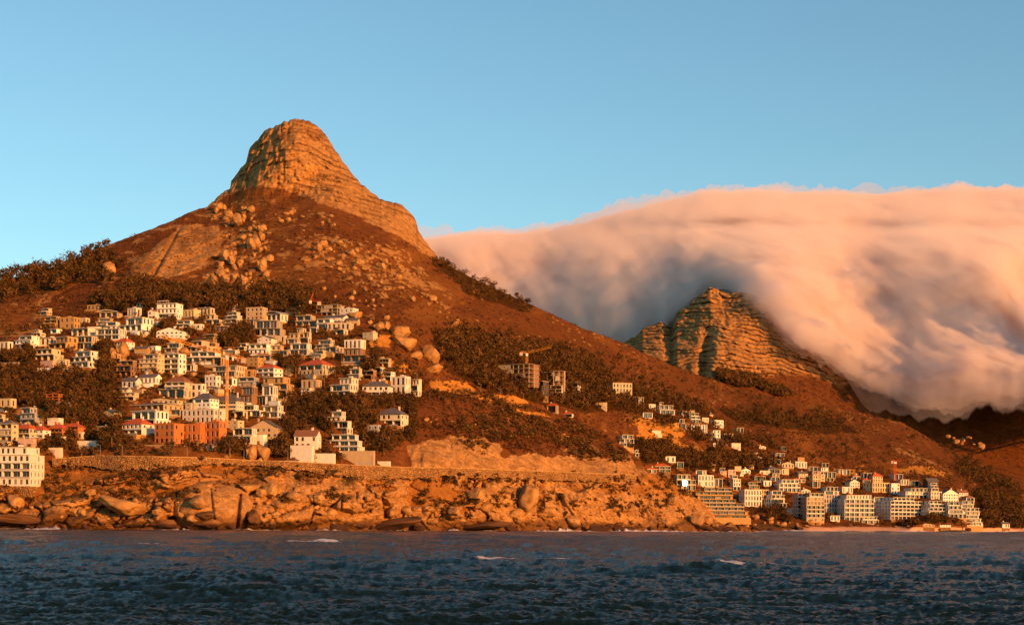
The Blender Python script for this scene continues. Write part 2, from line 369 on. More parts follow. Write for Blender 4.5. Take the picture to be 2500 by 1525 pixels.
def depth(px, py):
    """distance of the ground seen at this place of the photograph"""
    if 960 < px < 1850 and py > J_HEAD(px)+1: return grid_depth(TH, px, py)
    return grid_depth(TM, px, py)
# ------------------------------------------------------------------ mountain beyond, and the ridge behind it
def build_mountain(name, x0, x1, dx, rows, crest, basepy, D0, D1, seed, cliffs, mt, pw=1.0, lat=None):
    pxs = np.arange(x0, x1+dx, dx); nc = len(pxs)
    pc = crest(pxs); jit = fbm(pxs/12, pxs*0, 4, seed)*3.0; pl = basepy(pxs)
    t = np.linspace(0, 1, rows)[:,None]
    PX = np.repeat(pxs[None], rows, 0); PY = pl[None]*(1-t)+pc[None]*t
    D = D0+(D1-D0)*t**pw+(lat(PX, PY) if lat else 0)
    PY = PY+jit[None]*t**12
    X, Y, Z = wpt(PX, PY, D)
    d = fbm(X/260, Z/160, 5, seed+1)*60
    rock = np.zeros(PX.shape); dark = np.zeros(PX.shape)
    if cliffs:
        lim = np.interp(PX, [1450,1560,1640,1720,1800,1900,2000,2050,2120], [890,864,884,918,908,908,918,936,936])+fbm(X/50, Z/50, 4, 5)*10
        cl = sstep(12, -6, PY-lim)
        k = (Z+fbm(X/150, Z/120, 5, 191)*40+X*0.05)/14.0; fl = np.floor(k); fr = k-fl
        band = hsh(fl, fl*0, fl*0, 15)
        led = np.where(fr < .7, 1, 1-(fr-.7)/.3)*(0.5+band)
        gul = fbm(X/75, Z/300, 4, 193); vf = np.abs(fbm(X/22+fl*3, Z/90, 4, 194))
        d = d+cl*(led*(7+10*fbm(X/60, Z/25, 4, 190))+gul*24+vf*26+fbm(X/20, Z/16, 5, 189, .6)*20)
        d = d-70*np.exp(-((PX-1722+(PY-860)*0.15)/14)**2)*sstep(760, 850, PY)+45*np.exp(-((PX-1765)/60)**2)*sstep(700, 880, PY)
        rock = cl*(1-0.8*sstep(.66,.8,fr)*sstep(-.2,.2,fbm(X/60, Z/30, 3, 195)))
    D2 = D-d*sstep(0, .04, t)
    X, Y, Z = wpt(PX, PY, D2); V = np.stack([X, Y, Z], -1); back = []
    for j in range(1, 9):
        f = j/8; dd = D2[-1]+f*700; back.append(np.stack([X[-1]*dd/D2[-1], dd, Z[-1]-f*f*500], -1))
    V = np.concatenate([V, np.array(back)], 0); z0 = np.zeros((8, nc)); zz = np.zeros(V.shape[:2])
    A = {'rock': np.concatenate([rock, z0]), 'dark': np.concatenate([dark, z0]), 'soil': zz, 'wet': zz, 'sand': zz}
    me = fast_mesh(name, V.reshape(-1,3), gridfaces(rows+8, nc), [mt], True, A)
    tag(link(name, me), kind='structure'); return pxs, PY, D2
TB = build_mountain('mountain', 1380, 2860, 2.2, 300, lin([(1380,900),(1490,850),(1522,836),(1551,822),(1570,802),(1613,785),(1641,800),(1653,762),(1684,742),(1712,719),(1735,700),(1752,706),(1769,716),
  (1812,712),(1850,722),(1900,760),(1960,800),(2020,845),(2080,885),(2130,925),(2160,955),(2200,982),(2280,1020),(2460,1068),(2700,1130),(2860,1160)]),
  lin([(1380,960),(1700,1010),(2000,1080),(2400,1190),(2860,1290)]), 3300, 4250, 31, True, M_far, 0.8)
build_mountain('far_ridge', 1300, 3000, 5, 120, lin([(1300,930),(1470,856),(1515,836),(1570,797),(1640,765),(1700,726),(1735,708),(1780,706),(1830,745),(1900,850),(2000,905),(2100,935),(2200,958),(2300,972),(2500,940),(3000,950)]),
  lin([(1300,960),(2000,1100),(3000,1250)]), 4100, 4620, 61, False, M_far, 1.0, lambda x, y: (1750-np.minimum(x, 1750))*1.9)
# ------------------------------------------------------------------ cloud pouring over the mountain
def build_cloud():
    top = lin([(900,606),(1040,590),(1100,580),(1200,577),(1300,571),(1400,554),(1500,526),(1600,500),(1700,479),(1800,472),(1900,473),(2000,475),(2100,480),(2200,476),(2300,470),(2400,467),(2500,468),(3100,470)])
    bot = lin([(900,860),(1400,860),(1520,850),(1600,805),(1680,745),(1735,694),(1790,702),(1860,758),(1910,806),(1960,838),(2060,888),(2120,922),(2200,948),(2300,962),(2400,950),(2500,940),(3100,900)])
    Dc = tps([(1040,590,6100),(1040,700,5700),(1040,850,5500),(1300,580,6100),(1300,700,5600),(1300,850,5250),(1500,530,6150),(1500,640,5400),(1500,800,5080),(1700,480,6200),(1700,560,5500),(1700,700,4930),
      (1850,475,6200),(1850,560,5250),(1850,700,4450),(2000,475,6200),(2000,560,5200),(2000,700,4500),(2000,870,3950),(2250,475,6200),(2250,560,5150),(2250,700,4600),(2250,960,3850),
      (2500,470,6200),(2500,560,5100),(2500,700,4500),(2500,930,3800),(2900,470,6200),(2900,900,3800),(2450,640,4550),(2150,720,4650)])
    pxs = np.arange(930, 3000, 5.0); rows = 150; nc = len(pxs)
    t = np.linspace(0, 1, rows)[:,None]
    PX = np.repeat(pxs[None], rows, 0)
    tp = top(pxs)+fbm(pxs/30, pxs*0, 4, 300)*3.5
    bt = bot(pxs)+fbm(pxs/45, pxs*0+4, 4, 301)*16
    PY = tp[None]*(1-t)+bt[None]*t
    D = Dc(PX, PY)
    X, Y, Z = wpt(PX, PY, D)
    w = fbm(X/500, Z/500, 3, 310)*0.6
    # streams flowing down and to the right; folds across them
    u = (X+0.45*Z)/260.0; v = (Z-0.2*X)/620.0
    d = fbm(u+w, v+w, 5, 311, 0.58)*165*sstep(0.02, 0.3, t)+fbm(X/110+w*2, Z/130, 5, 312, .6)*70+fbm((X+.5*Z)/75+w, (Z-.25*X)/480, 5, 314, .6)*75+(1-np.abs(fbm(X/190+w*2, Z/190+w, 4, 313, .55))*2)*95
    d = d-150*np.exp(-((PY-(548+(np.abs(PX-1800)/900)**2*10))/16.0)**2)*sstep(1450, 1700, PX)
    d = d*sstep(0, .06, t)*sstep(1.0, .93, t*np.ones_like(D))+np.sin(np.clip(t, 0, 1)*math.pi)**0.5*120
    X, Y, Z = wpt(PX, PY, D-d)
    front = np.stack([X, Y, Z], -1)
    def shell(off, grow, dens, name, parent):
        sd_ = 330+int(off); X, Y, Z = wpt(PX, PY, D)
        gw = np.interp(PX, [1400,1600,2000,2150], [1.6,.5,.6,1.5] if grow > 0 else [1.0,.6,1.0,3.0]); PYg = PY+np.where(t > .5, (t-.5)*2*grow*gw, (t-.5)*2*grow*.45); Dg = D-d-off-(fbm(X/150, Z/150, 5, sd_, .6)*off*1.5 if off else 0)
        if off: PYg = PYg+fbm(PX/60, PX*0+off, 5, sd_+3, .6)*grow*1.1*(t-.45)*2
        X, Y, Z = wpt(PX, PYg, Dg); front = np.stack([X, Y, Z], -1)
        th = 900*np.sin(np.clip(t*0.96+0.02, 0, 1)*math.pi)**0.6+120+2*off
        back = np.stack([X*(1+th/Y), Y+th, CAMH+(Z-CAMH)*(1+th/Y)-th*.01], -1)
        V = np.concatenate([front.reshape(-1,3), back.reshape(-1,3)]); n = rows*nc
        g = gridfaces(rows, nc); fs = [g[:, ::-1], g+n]
        a = np.arange(nc-1); b = np.arange(rows-1)*nc
        fs.append(np.stack([a, a+1, a+1+n, a+n], -1)); l = (rows-1)*nc
        fs.append(np.stack([a+l+1, a+l, a+l+n, a+l+1+n], -1))
        fs.append(np.stack([b+nc, b, b+n, b+nc+n], -1)); r = nc-1
        fs.append(np.stack([b+r, b+nc+r, b+nc+r+n, b+r+n], -1))
        m = bpy.data.materials.new('cloud_vapour'); m.use_nodes = True; nt = m.node_tree; nt.nodes.clear()
        out = N(nt, 'ShaderNodeOutputMaterial'); pv = N(nt, 'ShaderNodeVolumePrincipled')
        pv.inputs['Color'].default_value = (0.95, 0.855, 0.795, 1); pv.inputs['Density'].default_value = dens
        nt.links.new(pv.outputs[0], out.inputs['Volume'])
        return link(name, fast_mesh(name, V, np.concatenate(fs), [m], True), parent)
    o = shell(0, -9, 0.022, 'cloud', None)
    tag(o, 'thick peach pink cloud pouring over the far mountain and down its slopes', 'cloud', kind='stuff')
    
    for of, gr, de in ((25, 5, .006), (55, 9, .0032), (95, 15, .0018), (140, 22, .0012), (200, 31, .0008), (280, 42, .0005)): shell(of, gr, de, 'fringe', o)
build_cloud()
# ------------------------------------------------------------------ sea
def build_sea():
    pxs = np.concatenate([np.arange(-9000, -700, 260), np.arange(-700, 3250, 3.2), np.arange(3250, 11500, 260)]); rows = 760
    inv = np.linspace(1/42.0, 1/2300.0, rows)[:,None]; D = np.concatenate([np.linspace(6, 41.5, 70)[:,None], 1/inv]); rows += 70
    X = (pxs[None]-CX)/FOC*D; Y = D+0*X
    z = np.zeros_like(X)
    fall = lambda lam: sstep(lam*60, lam*18, Y*1.0)             # waves finer than the grid fade with distance
    w1 = fbm(X/60, Y/60, 2, 401)*6
    z += np.sin((Y*0.95+X*0.25+w1)/7.5+fbm(X/55, Y/40, 3, 402)*3)*0.42
    z += np.sin((Y*0.8-X*0.45)/4.2+fbm(X/30, Y/24, 3, 403)*4)*0.24
    r = fbm((X+Y*0.2)/4.6, (Y-X*0.15)/2.6, 5, 404, 0.58); z += (0.5-np.abs(r))*0.62
    r = fbm((X-Y*0.1)/1.7, Y/1.0, 4, 405, 0.6); z += (0.5-np.abs(r))*0.42*fall(8)
    z += fbm(X/18, Y/9, 3, 406)*0.6
    foam = sstep(0.75, 1.25, z+fbm(X/26, Y/26, 3, 408)*0.5)*sstep(.2,.45, fbm(X/34, Y/30, 2, 410)+.12)*sstep(-.05,.25, fbm(X/5, Y/7, 3, 413))
    ds = np.where((pxs > 985) & (pxs < 1870), NSH(pxs), D_SHORE(pxs))[None]-Y
    foam = np.maximum(foam, sstep(34, 12, ds+fbm(X/9, Y/14, 4, 411)*30)*sstep(-.25, .1, fbm(X/14, Y/60, 4, 412)))
    z = z+foam*sstep(34, 10, ds)*0.5; z = z*(0.6+0.4*sstep(5, 60, ds))
    V = np.stack([X, Y, z], -1)
    m, nt, b = mat('sea_water')
    b.inputs['Roughness'].default_value = 0.16; b.inputs['IOR'].default_value = 1.33; b.inputs['Specular IOR Level'].default_value = 0.12
    v = coords(nt, (0.55, 1, 1)); n1 = noise(nt, v, 1.9, 8, 0.78); n2 = noise(nt, v, 0.03, 3)
    c = mixc(nt, n2, (0.003,0.014,0.017), (0.007,0.021,0.023))
    fo = noise(nt, coords(nt, (.5,1,1)), 0.9, 6, 0.75); fo = ramp(nt, math_(nt, 'MULTIPLY', math_(nt, 'ADD', fo, 0.12), attr(nt, 'foam')), [(0.50, (0,0,0)), (0.60, (1,1,1))])
    c = mixc(nt, fo, c, (0.70,0.66,0.66)); nt.links.new(c, b.inputs['Base Color'])
    nt.links.new(math_(nt, 'ADD', math_(nt, 'MULTIPLY', fo, 0.6), 0.16), b.inputs['Roughness'])
    bump(nt, n1, b, 1.0, 0.5)
    me = fast_mesh('sea', V.reshape(-1,3), gridfaces(rows, len(pxs)), [m], True, {'foam': foam})
    tag(link('sea', me), kind='structure')
build_sea()

def build_surf():
    xs = np.arange(-60, 2560, 1.6); sh = np.where((xs > 985) & (xs < 1870), NSH(xs), D_SHORE(xs)); n = len(xs); rows = []
    h = np.clip(fbm(xs/46, xs*0, 4, 501, .6)+0.08, 0, 1)*2.6*(0.35+np.clip(fbm(xs/7, xs*0, 4, 502, .65)+.5, 0, 1.4))+0.12
    for j, (o, k) in enumerate(((16, -.3), (12, .25), (8, .6), (4.5, 1.0), (1.5, .75), (-2, -.2))):
        D = sh-o-3; X = (xs-CX)/FOC*D; rows.append(np.stack([X, D+fbm(xs/9, xs*0+j, 3, 503)*3, h*k*(0.8+.4*vn2(xs/4, xs*0+j*3.1, 504))+.15], -1))
    m, nt, b = mat('sea_foam'); v = coords(nt); c = noise(nt, v, .8, 5, .7)
    nt.links.new(mixc(nt, ramp(nt, c, [(.36, (0,0,0)), (.52, (1,1,1))]), (0.06,0.05,0.05), (0.66,0.60,0.58)), b.inputs['Base Color'])
    V = np.array(rows); tag(link('surf', fast_mesh('surf', V.reshape(-1,3), gridfaces(6, n), [m], True)), 'thin broken line of white surf washing along the foot of the rocks', 'surf', kind='stuff')
build_surf()
# ------------------------------------------------------------------ building kit
class MB:
    def __init__(s): s.v = []; s.f = []; s.m = []
    def quad(s, a, b, c, d, m=0):
        n = len(s.v); s.v += [a, b, c, d]; s.f.append((n, n+1, n+2, n+3)); s.m.append(m)
    def tri(s, a, b, c, m=0):
        n = len(s.v); s.v += [a, b, c]; s.f.append((n, n+1, n+2)); s.m.append(m)
    def box(s, x0, x1, y0, y1, z0, z1, m=0, bottom=True):
        p = [(x0,y0,z0),(x1,y0,z0),(x1,y1,z0),(x0,y1,z0),(x0,y0,z1),(x1,y0,z1),(x1,y1,z1),(x0,y1,z1)]
        n = len(s.v); s.v += p
        for f in ((0,1,5,4),(1,2,6,5),(2,3,7,6),(3,0,4,7),(4,5,6,7),(3,2,1,0)):
            s.f.append(tuple(n+i for i in f)); s.m.append(m)
    def tube(s, p, q, r0, r1=None, k=6, m=0):
        p, q = Vector(p), Vector(q); r1 = r0 if r1 is None else r1
        a = (q-p).normalized(); u = a.orthogonal().normalized(); w = a.cross(u); n = len(s.v)
        for c, r in ((p, r0), (q, r1)):
            for i in range(k):
                t = 2*math.pi*i/k; s.v.append(tuple(c+u*math.cos(t)*r+w*math.sin(t)*r))
        for i in range(k):
            j = (i+1) % k; s.f.append((n+i, n+j, n+k+j, n+k+i)); s.m.append(m)
        s.f.append(tuple(n+k+i for i in range(k))); s.m.append(m)
    def build(s, name, mats, parent=None, loc=None):
        me = bpy.data.meshes.new(name); me.from_pydata(s.v, [], s.f)
        for m in (mats if isinstance(mats, (list, tuple)) else [mats]): me.materials.append(m)
        if any(s.m): me.polygons.foreach_set('material_index', s.m)
        me.update(); return link(name, me, parent, loc)
def plaster(name, c, var=0.12):
    m, nt, b = mat(name); v = coords(nt)
    n1 = noise(nt, v, 0.35, 5, 0.65); mp = coords(nt, (1.2, 1.2, 0.15)); n2 = noise(nt, mp, 1.0, 4, 0.7)
    k = 1-var
    a = mixc(nt, ramp(nt, n1, [(0.35, (0,0,0)), (0.7, (1,1,1))]), c, tuple(x*k for x in c))
    a = mixc(nt, ramp(nt, n2, [(0.5, (0,0,0)), (0.78, (.6,.6,.6))]), a, (c[0]*0.62, c[1]*0.58, c[2]*0.52))
    nt.links.new(a, b.inputs['Base Color']); b.inputs['Roughness'].default_value = 0.8
    bump(nt, n1, b, 0.2, 0.1); return m
MW = {'w': plaster('white_plaster', (0.70,0.64,0.54)), 'c': plaster('cream_plaster', (0.54,0.43,0.28)), 'o': plaster('ochre_plaster', (0.42,0.25,0.09)),
 't': plaster('terracotta_plaster', (0.50,0.16,0.04)), 'g': plaster('grey_plaster', (0.36,0.34,0.33)), 'p': plaster('pink_plaster', (0.56,0.37,0.28)),
 'b': plaster('brown_plaster', (0.26,0.14,0.07)), 'k': plaster('dark_timber', (0.09,0.065,0.05)), 'n': plaster('bare_concrete', (0.45,0.36,0.26), .25)}
WALLS = {'w': [MW['w'], MW['w'], plaster('warm_white_plaster', (0.66,0.56,0.43)), plaster('bright_white_plaster', (0.80,0.76,0.68), .06)], 'c': [MW['c'], plaster('buff_plaster', (0.46,0.33,0.19)), plaster('straw_plaster', (0.56,0.44,0.25))]}
def tiles(name, c):
    m, nt, b = mat(name); v = coords(nt, (1,1,1)); w = N(nt, 'ShaderNodeTexWave'); w.inputs['Scale'].default_value = 1.6; w.inputs['Distortion'].default_value = 0.6
    nt.links.new(v, w.inputs[0]); n = noise(nt, v, 0.9, 4, .7)
    a = mixc(nt, n, tuple(x*0.6 for x in c), tuple(min(1, x*1.3) for x in c)); nt.links.new(a, b.inputs['Base Color'])
    bump(nt, w.outputs[1], b, 0.5, 0.15); b.inputs['Roughness'].default_value = 0.75; return m
M_red = tiles('red_roof_tiles', (0.50,0.10,0.03)); M_slate = tiles('grey_roof_tiles', (0.13,0.11,0.10)); M_brn = tiles('brown_roof_tiles', (0.26,0.11,0.05))
M_slab = plaster('pale_concrete_roof', (0.50,0.42,0.31), .2)
def glassm(name, c, ro, blue=None):
    m, nt, b = mat(name); b.inputs['Roughness'].default_value = ro; b.inputs['Specular IOR Level'].default_value = 0.55
    o = N(nt, 'ShaderNodeObjectInfo'); r = o.outputs['Random']
    nt.links.new(ramp(nt, r, [(0, c), (0.55, tuple(x*1.9 for x in c)), (0.85, (c[0]*2.5+.07, c[1]*2.2+.05, c[2]*2+.04)), (1, (0.24,0.18,0.12))]), b.inputs['Base Color']); return m
M_glass = glassm('window_glass', (0.012,0.010,0.010), 0.10)
M_frame = plaster('window_frame_paint', (0.55,0.50,0.44)); M_frd = plaster('dark_window_frame', (0.07,0.05,0.04))
m_, nt_, b_ = mat('steel_rail'); b_.inputs['Base Color'].default_value = (0.30,0.28,0.26,1); b_.inputs['Roughness'].default_value = .4; M_rail = m_
m_, nt_, b_ = mat('crane_paint'); b_.inputs['Base Color'].default_value = (0.75,0.30,0.03,1); b_.inputs['Roughness'].default_value = .5; M_crane = m_
m_, nt_, b_ = mat('red_crane_paint'); b_.inputs['Base Color'].default_value = (0.62,0.09,0.03,1); M_craner = m_
def masonry():
    m, nt, b = mat('rough_stone_masonry'); v = coords(nt, (1, 0.4, 1.3)); vo = N(nt, 'ShaderNodeTexVoronoi'); vo.inputs['Scale'].default_value = 0.75
    nt.links.new(v, vo.inputs['Vector']); v2 = N(nt, 'ShaderNodeTexVoronoi'); v2.feature = 'DISTANCE_TO_EDGE'; v2.inputs['Scale'].default_value = 0.75; nt.links.new(v, v2.inputs['Vector'])
    c = mixc(nt, vo.outputs['Color'], (0.22,0.108,0.036), (0.47,0.255,0.085)); c = mixc(nt, ramp(nt, v2.outputs[0], [(0.0, (1,1,1)), (0.10, (0,0,0))]), c, (0.09,0.045,0.014))
    nt.links.new(c, b.inputs['Base Color']); bump(nt, ramp(nt, v2.outputs[0], [(0, (0,0,0)), (.25, (1,1,1))]), b, 1.0, 0.5); return m
M_stone = masonry()

def facade(mb, o, u, n, w, z0, z1, opens, m=0):
    """wall of width w from o along u, facing n, with real openings (u0, u1, z0, z1, depth)"""
    us = sorted({0.0, w, *[a for q in opens for a in q[:2]]}); zs = sorted({z0, z1, *[a for q in opens for a in q[2:4]]})
    P = lambda a, z, d=0: (o[0]+u[0]*a-n[0]*d, o[1]+u[1]*a-n[1]*d, z)
    for i in range(len(us)-1):
        for j in range(len(zs)-1):
            a, b = us[i], us[i+1]; c, d = zs[j], zs[j+1]; ma, mc = (a+b)/2, (c+d)/2
            if any(q[0] < ma < q[1] and q[2] < mc < q[3] for q in opens): continue
            mb.quad(P(a,c), P(b,c), P(b,d), P(a,d), m)
    for q in opens:
        a, b, c, d, e = q
        mb.quad(P(a,c,e), P(a,c), P(a,d), P(a,d,e), m); mb.quad(P(b,c), P(b,c,e), P(b,d,e), P(b,d), m)
        mb.quad(P(a,c,e), P(b,c,e), P(b,c), P(a,c), m); mb.quad(P(a,d), P(b,d), P(b,d,e), P(a,d,e), m)
def pane(parent, o, u, n, q, fine, dark):
    a, b, c, d, e = q; w, h = b-a, d-c
    P = lambda x, z, k: (o[0]+u[0]*x-n[0]*k, o[1]+u[1]*x-n[1]*k, z)
    fr = parent
    if fine:
        mb = MB(); t = 0.10; k0, k1 = e-0.02, e-0.14
        cuts = max(1, int(round(w/2.6)))
        bars = [(a, a+t, c, d), (b-t, b, c, d), (a, b, c, c+t), (a, b, d-t, d)]+[(a+w*i/cuts-t/2, a+w*i/cuts+t/2, c, d) for i in range(1, cuts)]
        for x0, x1, y0, y1 in bars:
            mb.quad(P(x0,y0,k1), P(x1,y0,k1), P(x1,y1,k1), P(x0,y1,k1)); mb.quad(P(x1,y0,k1), P(x1,y0,k0), P(x1,y1,k0), P(x1,y1,k1)); mb.quad(P(x0,y0,k0), P(x0,y0,k1), P(x0,y1,k1), P(x0,y1,k0))
        fr = mb.build('window', M_frd if dark else M_frame, parent)
    mb = MB(); k = e
    mb.quad(P(a,c,k), P(b,c,k), P(b,d,k), P(a,d,k))
    mb.build('pane' if fine else 'window', M_glass, fr)
HOUSES = []
rnd = random.Random(11)
def rect_windows(w, z0, hs, k, rn):
    """one storey's openings: k = strip, wins, loggia, small"""
    out = []
    if k == 'strip':
        m_ = w*0.06; c = max(1, round(w/7)); s = (w-2*m_)/c
        out = [(m_+i*s+0.15, m_+(i+1)*s-0.15, z0+0.55, z0+hs-0.45, 1.1) for i in range(c)]
    elif k == 'loggia':
        c = max(1, round(w/5.2)); s = w/c
        out = [(i*s+0.3, (i+1)*s-0.3, z0+0.12, z0+hs-0.4, 1.9) for i in range(c)]
    elif k == 'wins':
        c = max(2, round(w/3.4)); s = w/c
        out = [(i*s+s*0.25, i*s+s*0.75, z0+0.9, z0+hs-0.55, 0.35) for i in range(c) if rn.random() > .1]
    elif k == 'small':
        c = max(1, round(w/4.5)); s = w/c
        out = [(i*s+s*0.33, i*s+s*0.67, z0+1.1, z0+hs-0.7, 0.3) for i in range(c) if rn.random() > .25]
    return out
def building(x0, x1, top, base, kind, n, col, label, yaw=None, group=None, cat='house', name=None, trim=None, lift=0):
    cx = (x0+x1)/2; rn = random.Random(int(cx*7+base))
    D = depth(cx, base)-1.2
    X, Y, Z = (float(a) for a in wpt(cx, base, D)); Z += lift
    wm = (x1-x0)/FOC*D; hm = (base-top)/FOC*D
    x0, x1 = x0-(x1-x0)*.03, x1+(x1-x0)*.03; wm *= 1.06
    if yaw is None: yaw = (-22+rn.uniform(-12, 12)) if cx < 1500 else (18+rn.uniform(-10, 12))
    th = R(abs(yaw)); fw = wm/(math.cos(th)+0.62*math.sin(th)); dp = min(max(0.62*fw, 5.0), 22)
    fw = max(3.0, (wm-dp*math.sin(th))/math.cos(th))
    nm = name or {'apt': 'apartment_block', 'wal': 'garden_wall', 'frm': 'unfinished_building'}.get(kind, 'house')
    root = bpy.data.objects.new(nm, None); COL.objects.link(root); root.empty_display_size = 1
    # shift so that the visible box is centred on the picture place
    off = (-1 if yaw > 0 else 1)*dp*math.sin(th)/2
    root.location = (X-off, Y, Z); root.rotation_euler.z = R(yaw)
    tag(root, label, cat, group, 'thing')
    HOUSES.append((x0, x1, top, base, label, Y)); fine = wm > 9.5 and D < 1350 and (x1-x0) > 34
    tiled = kind in ('hip', 'gab'); rh = 0.0
    if tiled: rh = min(hm*0.36, fw*0.28)
    if kind == 'cur': rh = min(hm*.25, 2.5)
    bh = hm-rh; hs = bh/n; wallm = rn.choice(WALLS[col]) if col in WALLS else MW[col]; dk = col in 'obkt' and rn.random() < .6
    side = -1 if yaw > 0 else 1                                   # visible side: left when turned to the right
    x = -fw/2; body = MB(); parts = []
    floors = []
    if kind == 'ter':
        for i in range(n):
            s = 1-min(.13, .5/n)*i*rn.uniform(.6, 1.1); sh = rn.uniform(-.5, .5)*(1-s)*fw
            floors.append((x+fw*(1-s)/2+sh, x+fw*(1+s)/2+sh, i*min(2.4, dp*.7/n)))
    elif kind == 'mod' and n > 1 and rn.random() < .75:
        for i in range(n):
            if i == n-1: s = rn.uniform(.55, .85); sh = rn.choice([-1, 1])*(1-s)*fw/2; floors.append((x+fw*(1-s)/2+sh, x+fw*(1+s)/2+sh, 1.8))
            else: floors.append((x, x+fw, rn.choice([0, 0, .9])))
    elif kind == 'apt': s = rn.uniform(.6, .85); a = x+(1-s)*fw*rn.random(); floors = [(x, x+fw, 0)]*(n-1)+[(a, a+s*fw, 2.2)]
    else: floors = [(x, x+fw, 0)]*n
    if kind == 'frm':
        fr = MB()
        for i in range(n+1): fr.box(x-0.4, x+fw+.4, -0.4, dp, i*hs-0.28, i*hs)
        fr.build('floor_slab', MW[col], root)
        c = max(2, round(fw/5)); 
        for i in range(c+1):
            cb = MB(); xx = x+fw*i/c
            for yy in (0.3, dp*.5): cb.box(xx-.25, xx+.25, yy, yy+.5, -5, n*hs-.28)
            cb.build('column', MW[col], root)
        bk = MB(); bk.box(x+.5, x+fw-.5, dp*.45, dp-0.3, -4, n*hs-.3); bk.build('inner_wall', MW['b'] if rn.random() < .5 else MW[col], root)
        for i in range(1, n):
            if rn.random() < .6: ip = MB(); a = rn.uniform(0, .5)*fw; ip.box(x+a, x+a+fw*.4, .0, .2, i*hs, i*hs+hs*.9); ip.build('infill_panel', MW[col], root)
        return root
    if kind == 'wal':
        body.box(x, x+fw, 0, min(dp, 4), -4, hm-0.15); body.build('wall', wallm, root)
        cp = MB(); cp.box(x-.12, x+fw+.12, -.12, min(dp, 4)+.12, hm-0.15, hm); cp.build('coping', M_slab, root)
        if hm > 2.4 and fw > 6:
            k = int(fw//4.5)
            for i in range(k):
                if rn.random() < .6: g = MB(); a = x+fw*(i+.2)/k; g.box(a, a+2.6, -.06, .0, 0, 2.2); g.build('garage_door', MW['b'] if rn.random() < .6 else MW['g'], root)
        return root
    for i, (a, b, sb) in enumerate(floors):
        z0, z1 = i*hs, (i+1)*hs
        zlow = z0
        kd = {'box': 'wins', 'hip': rn.choice(['wins', 'loggia', 'strip']), 'gab': 'wins', 'apt': 'loggia' if rn.random() < .8 else 'wins', 'cur': 'loggia', 'ter': rn.choice(['strip', 'loggia']),
              'mod': rn.choice(['strip', 'loggia', 'loggia', 'wins']), 'cas': 'wins', 'sml': 'small'}[kind]
        w = b-a
        op = rect_windows(w, z0, hs, kd, rn)
        if kind == 'mod' and kd == 'strip' and rn.random() < .4: op = [(w*.08, w*.60, z0+.5, z1-.4, 1.2), (w*.7, w*.9, z0+.9, z1-.6, .4)]
        facade(body, (a, sb, 0), (1,0), (0,-1), w, zlow, z1, op)
        for q in op: parts.append(((a, sb), (1,0), (0,-1), q))
        dd = dp-sb
        sk = 'small' if kd != 'strip' else 'wins'
        so_ = rect_windows(dd, z0, hs, sk, rn) if dd > 4 else []
        if side < 0:
            facade(body, (a, dp, 0), (0,-1), (-1,0), dd, zlow, z1, so_)
            for q in so_: parts.append(((a, dp), (0,-1), (-1,0), q))
            body.quad((b,sb,zlow), (b,dp,zlow), (b,dp,z1), (b,sb,z1))
        else:
            facade(body, (b, sb, 0), (0,1), (1,0), dd, zlow, z1, so_)
            for q in so_: parts.append(((b, sb), (0,1), (1,0), q))
            body.quad((a,dp,zlow), (a,sb,zlow), (a,sb,z1), (a,dp,z1))
        body.quad((b,dp,zlow), (a,dp,zlow), (a,dp,z1), (b,dp,z1)); body.quad((a,sb,z1), (b,sb,z1), (b,dp,z1), (a,dp,z1))
        # slab edge / balcony in front of the storey
        if kind in ('mod', 'ter', 'apt', 'cur') or (kd == 'loggia'):
            s = MB(); pr = 1.3 if kind in ('mod', 'ter') else 0.7
            last = (i == n-1)
            s.box(a-.25, b+.25, sb-pr, dp+.1, z1-0.02, z1+0.22+(0.12 if last else 0)); s.build('roof' if last and not tiled else 'floor_slab', M_slab if last else (MW['w'] if col in 'wcp' else wallm), root)
            if fine or kind in ('apt', 'ter'):
                if kd == 'loggia' and i > 0:
                    r = MB(); r.box(a+.1, b-.1, sb-pr+.05, sb-pr+.13, z0+.24, z0+1.0); r.build('balcony_railing', (M_rail if rn.random() < .5 else (MW['w'] if col in 'wcp' else wallm)), root)
    if kind in ('box', 'cas', 'sml'):
        s = MB(); a, b, sb = floors[-1]; t = .28
        s.box(a-.1, b+.1, -.1, t, bh-.05, bh+.45); s.box(a-.1, a+t, t, dp, bh-.05, bh+.45); s.box(b-t, b+.1, t, dp, bh-.05, bh+.45); s.build('parapet', wallm, root)
        if kind == 'cas':
            for i in range(int(fw/1.6)): q = MB(); q.box(a+i*1.6, a+i*1.6+.8, -.1, .25, bh+.45, bh+1.0); q.build('crenel', wallm, root)
    body.build('wall', wallm, root)
    fb = MB(); fb.box(x+.05, x+fw-.05, .05, dp-.05, -6, -.01); fb.build('foundation', M_stone if rn.random() < .6 else MW['o'], root)
    for o_, u_, n_, q in parts: pane(root, o_, u_, n_, q, fine, dk)
    rm = {'r': M_red, 's': M_slate, 'b': M_brn}[trim or 'r']
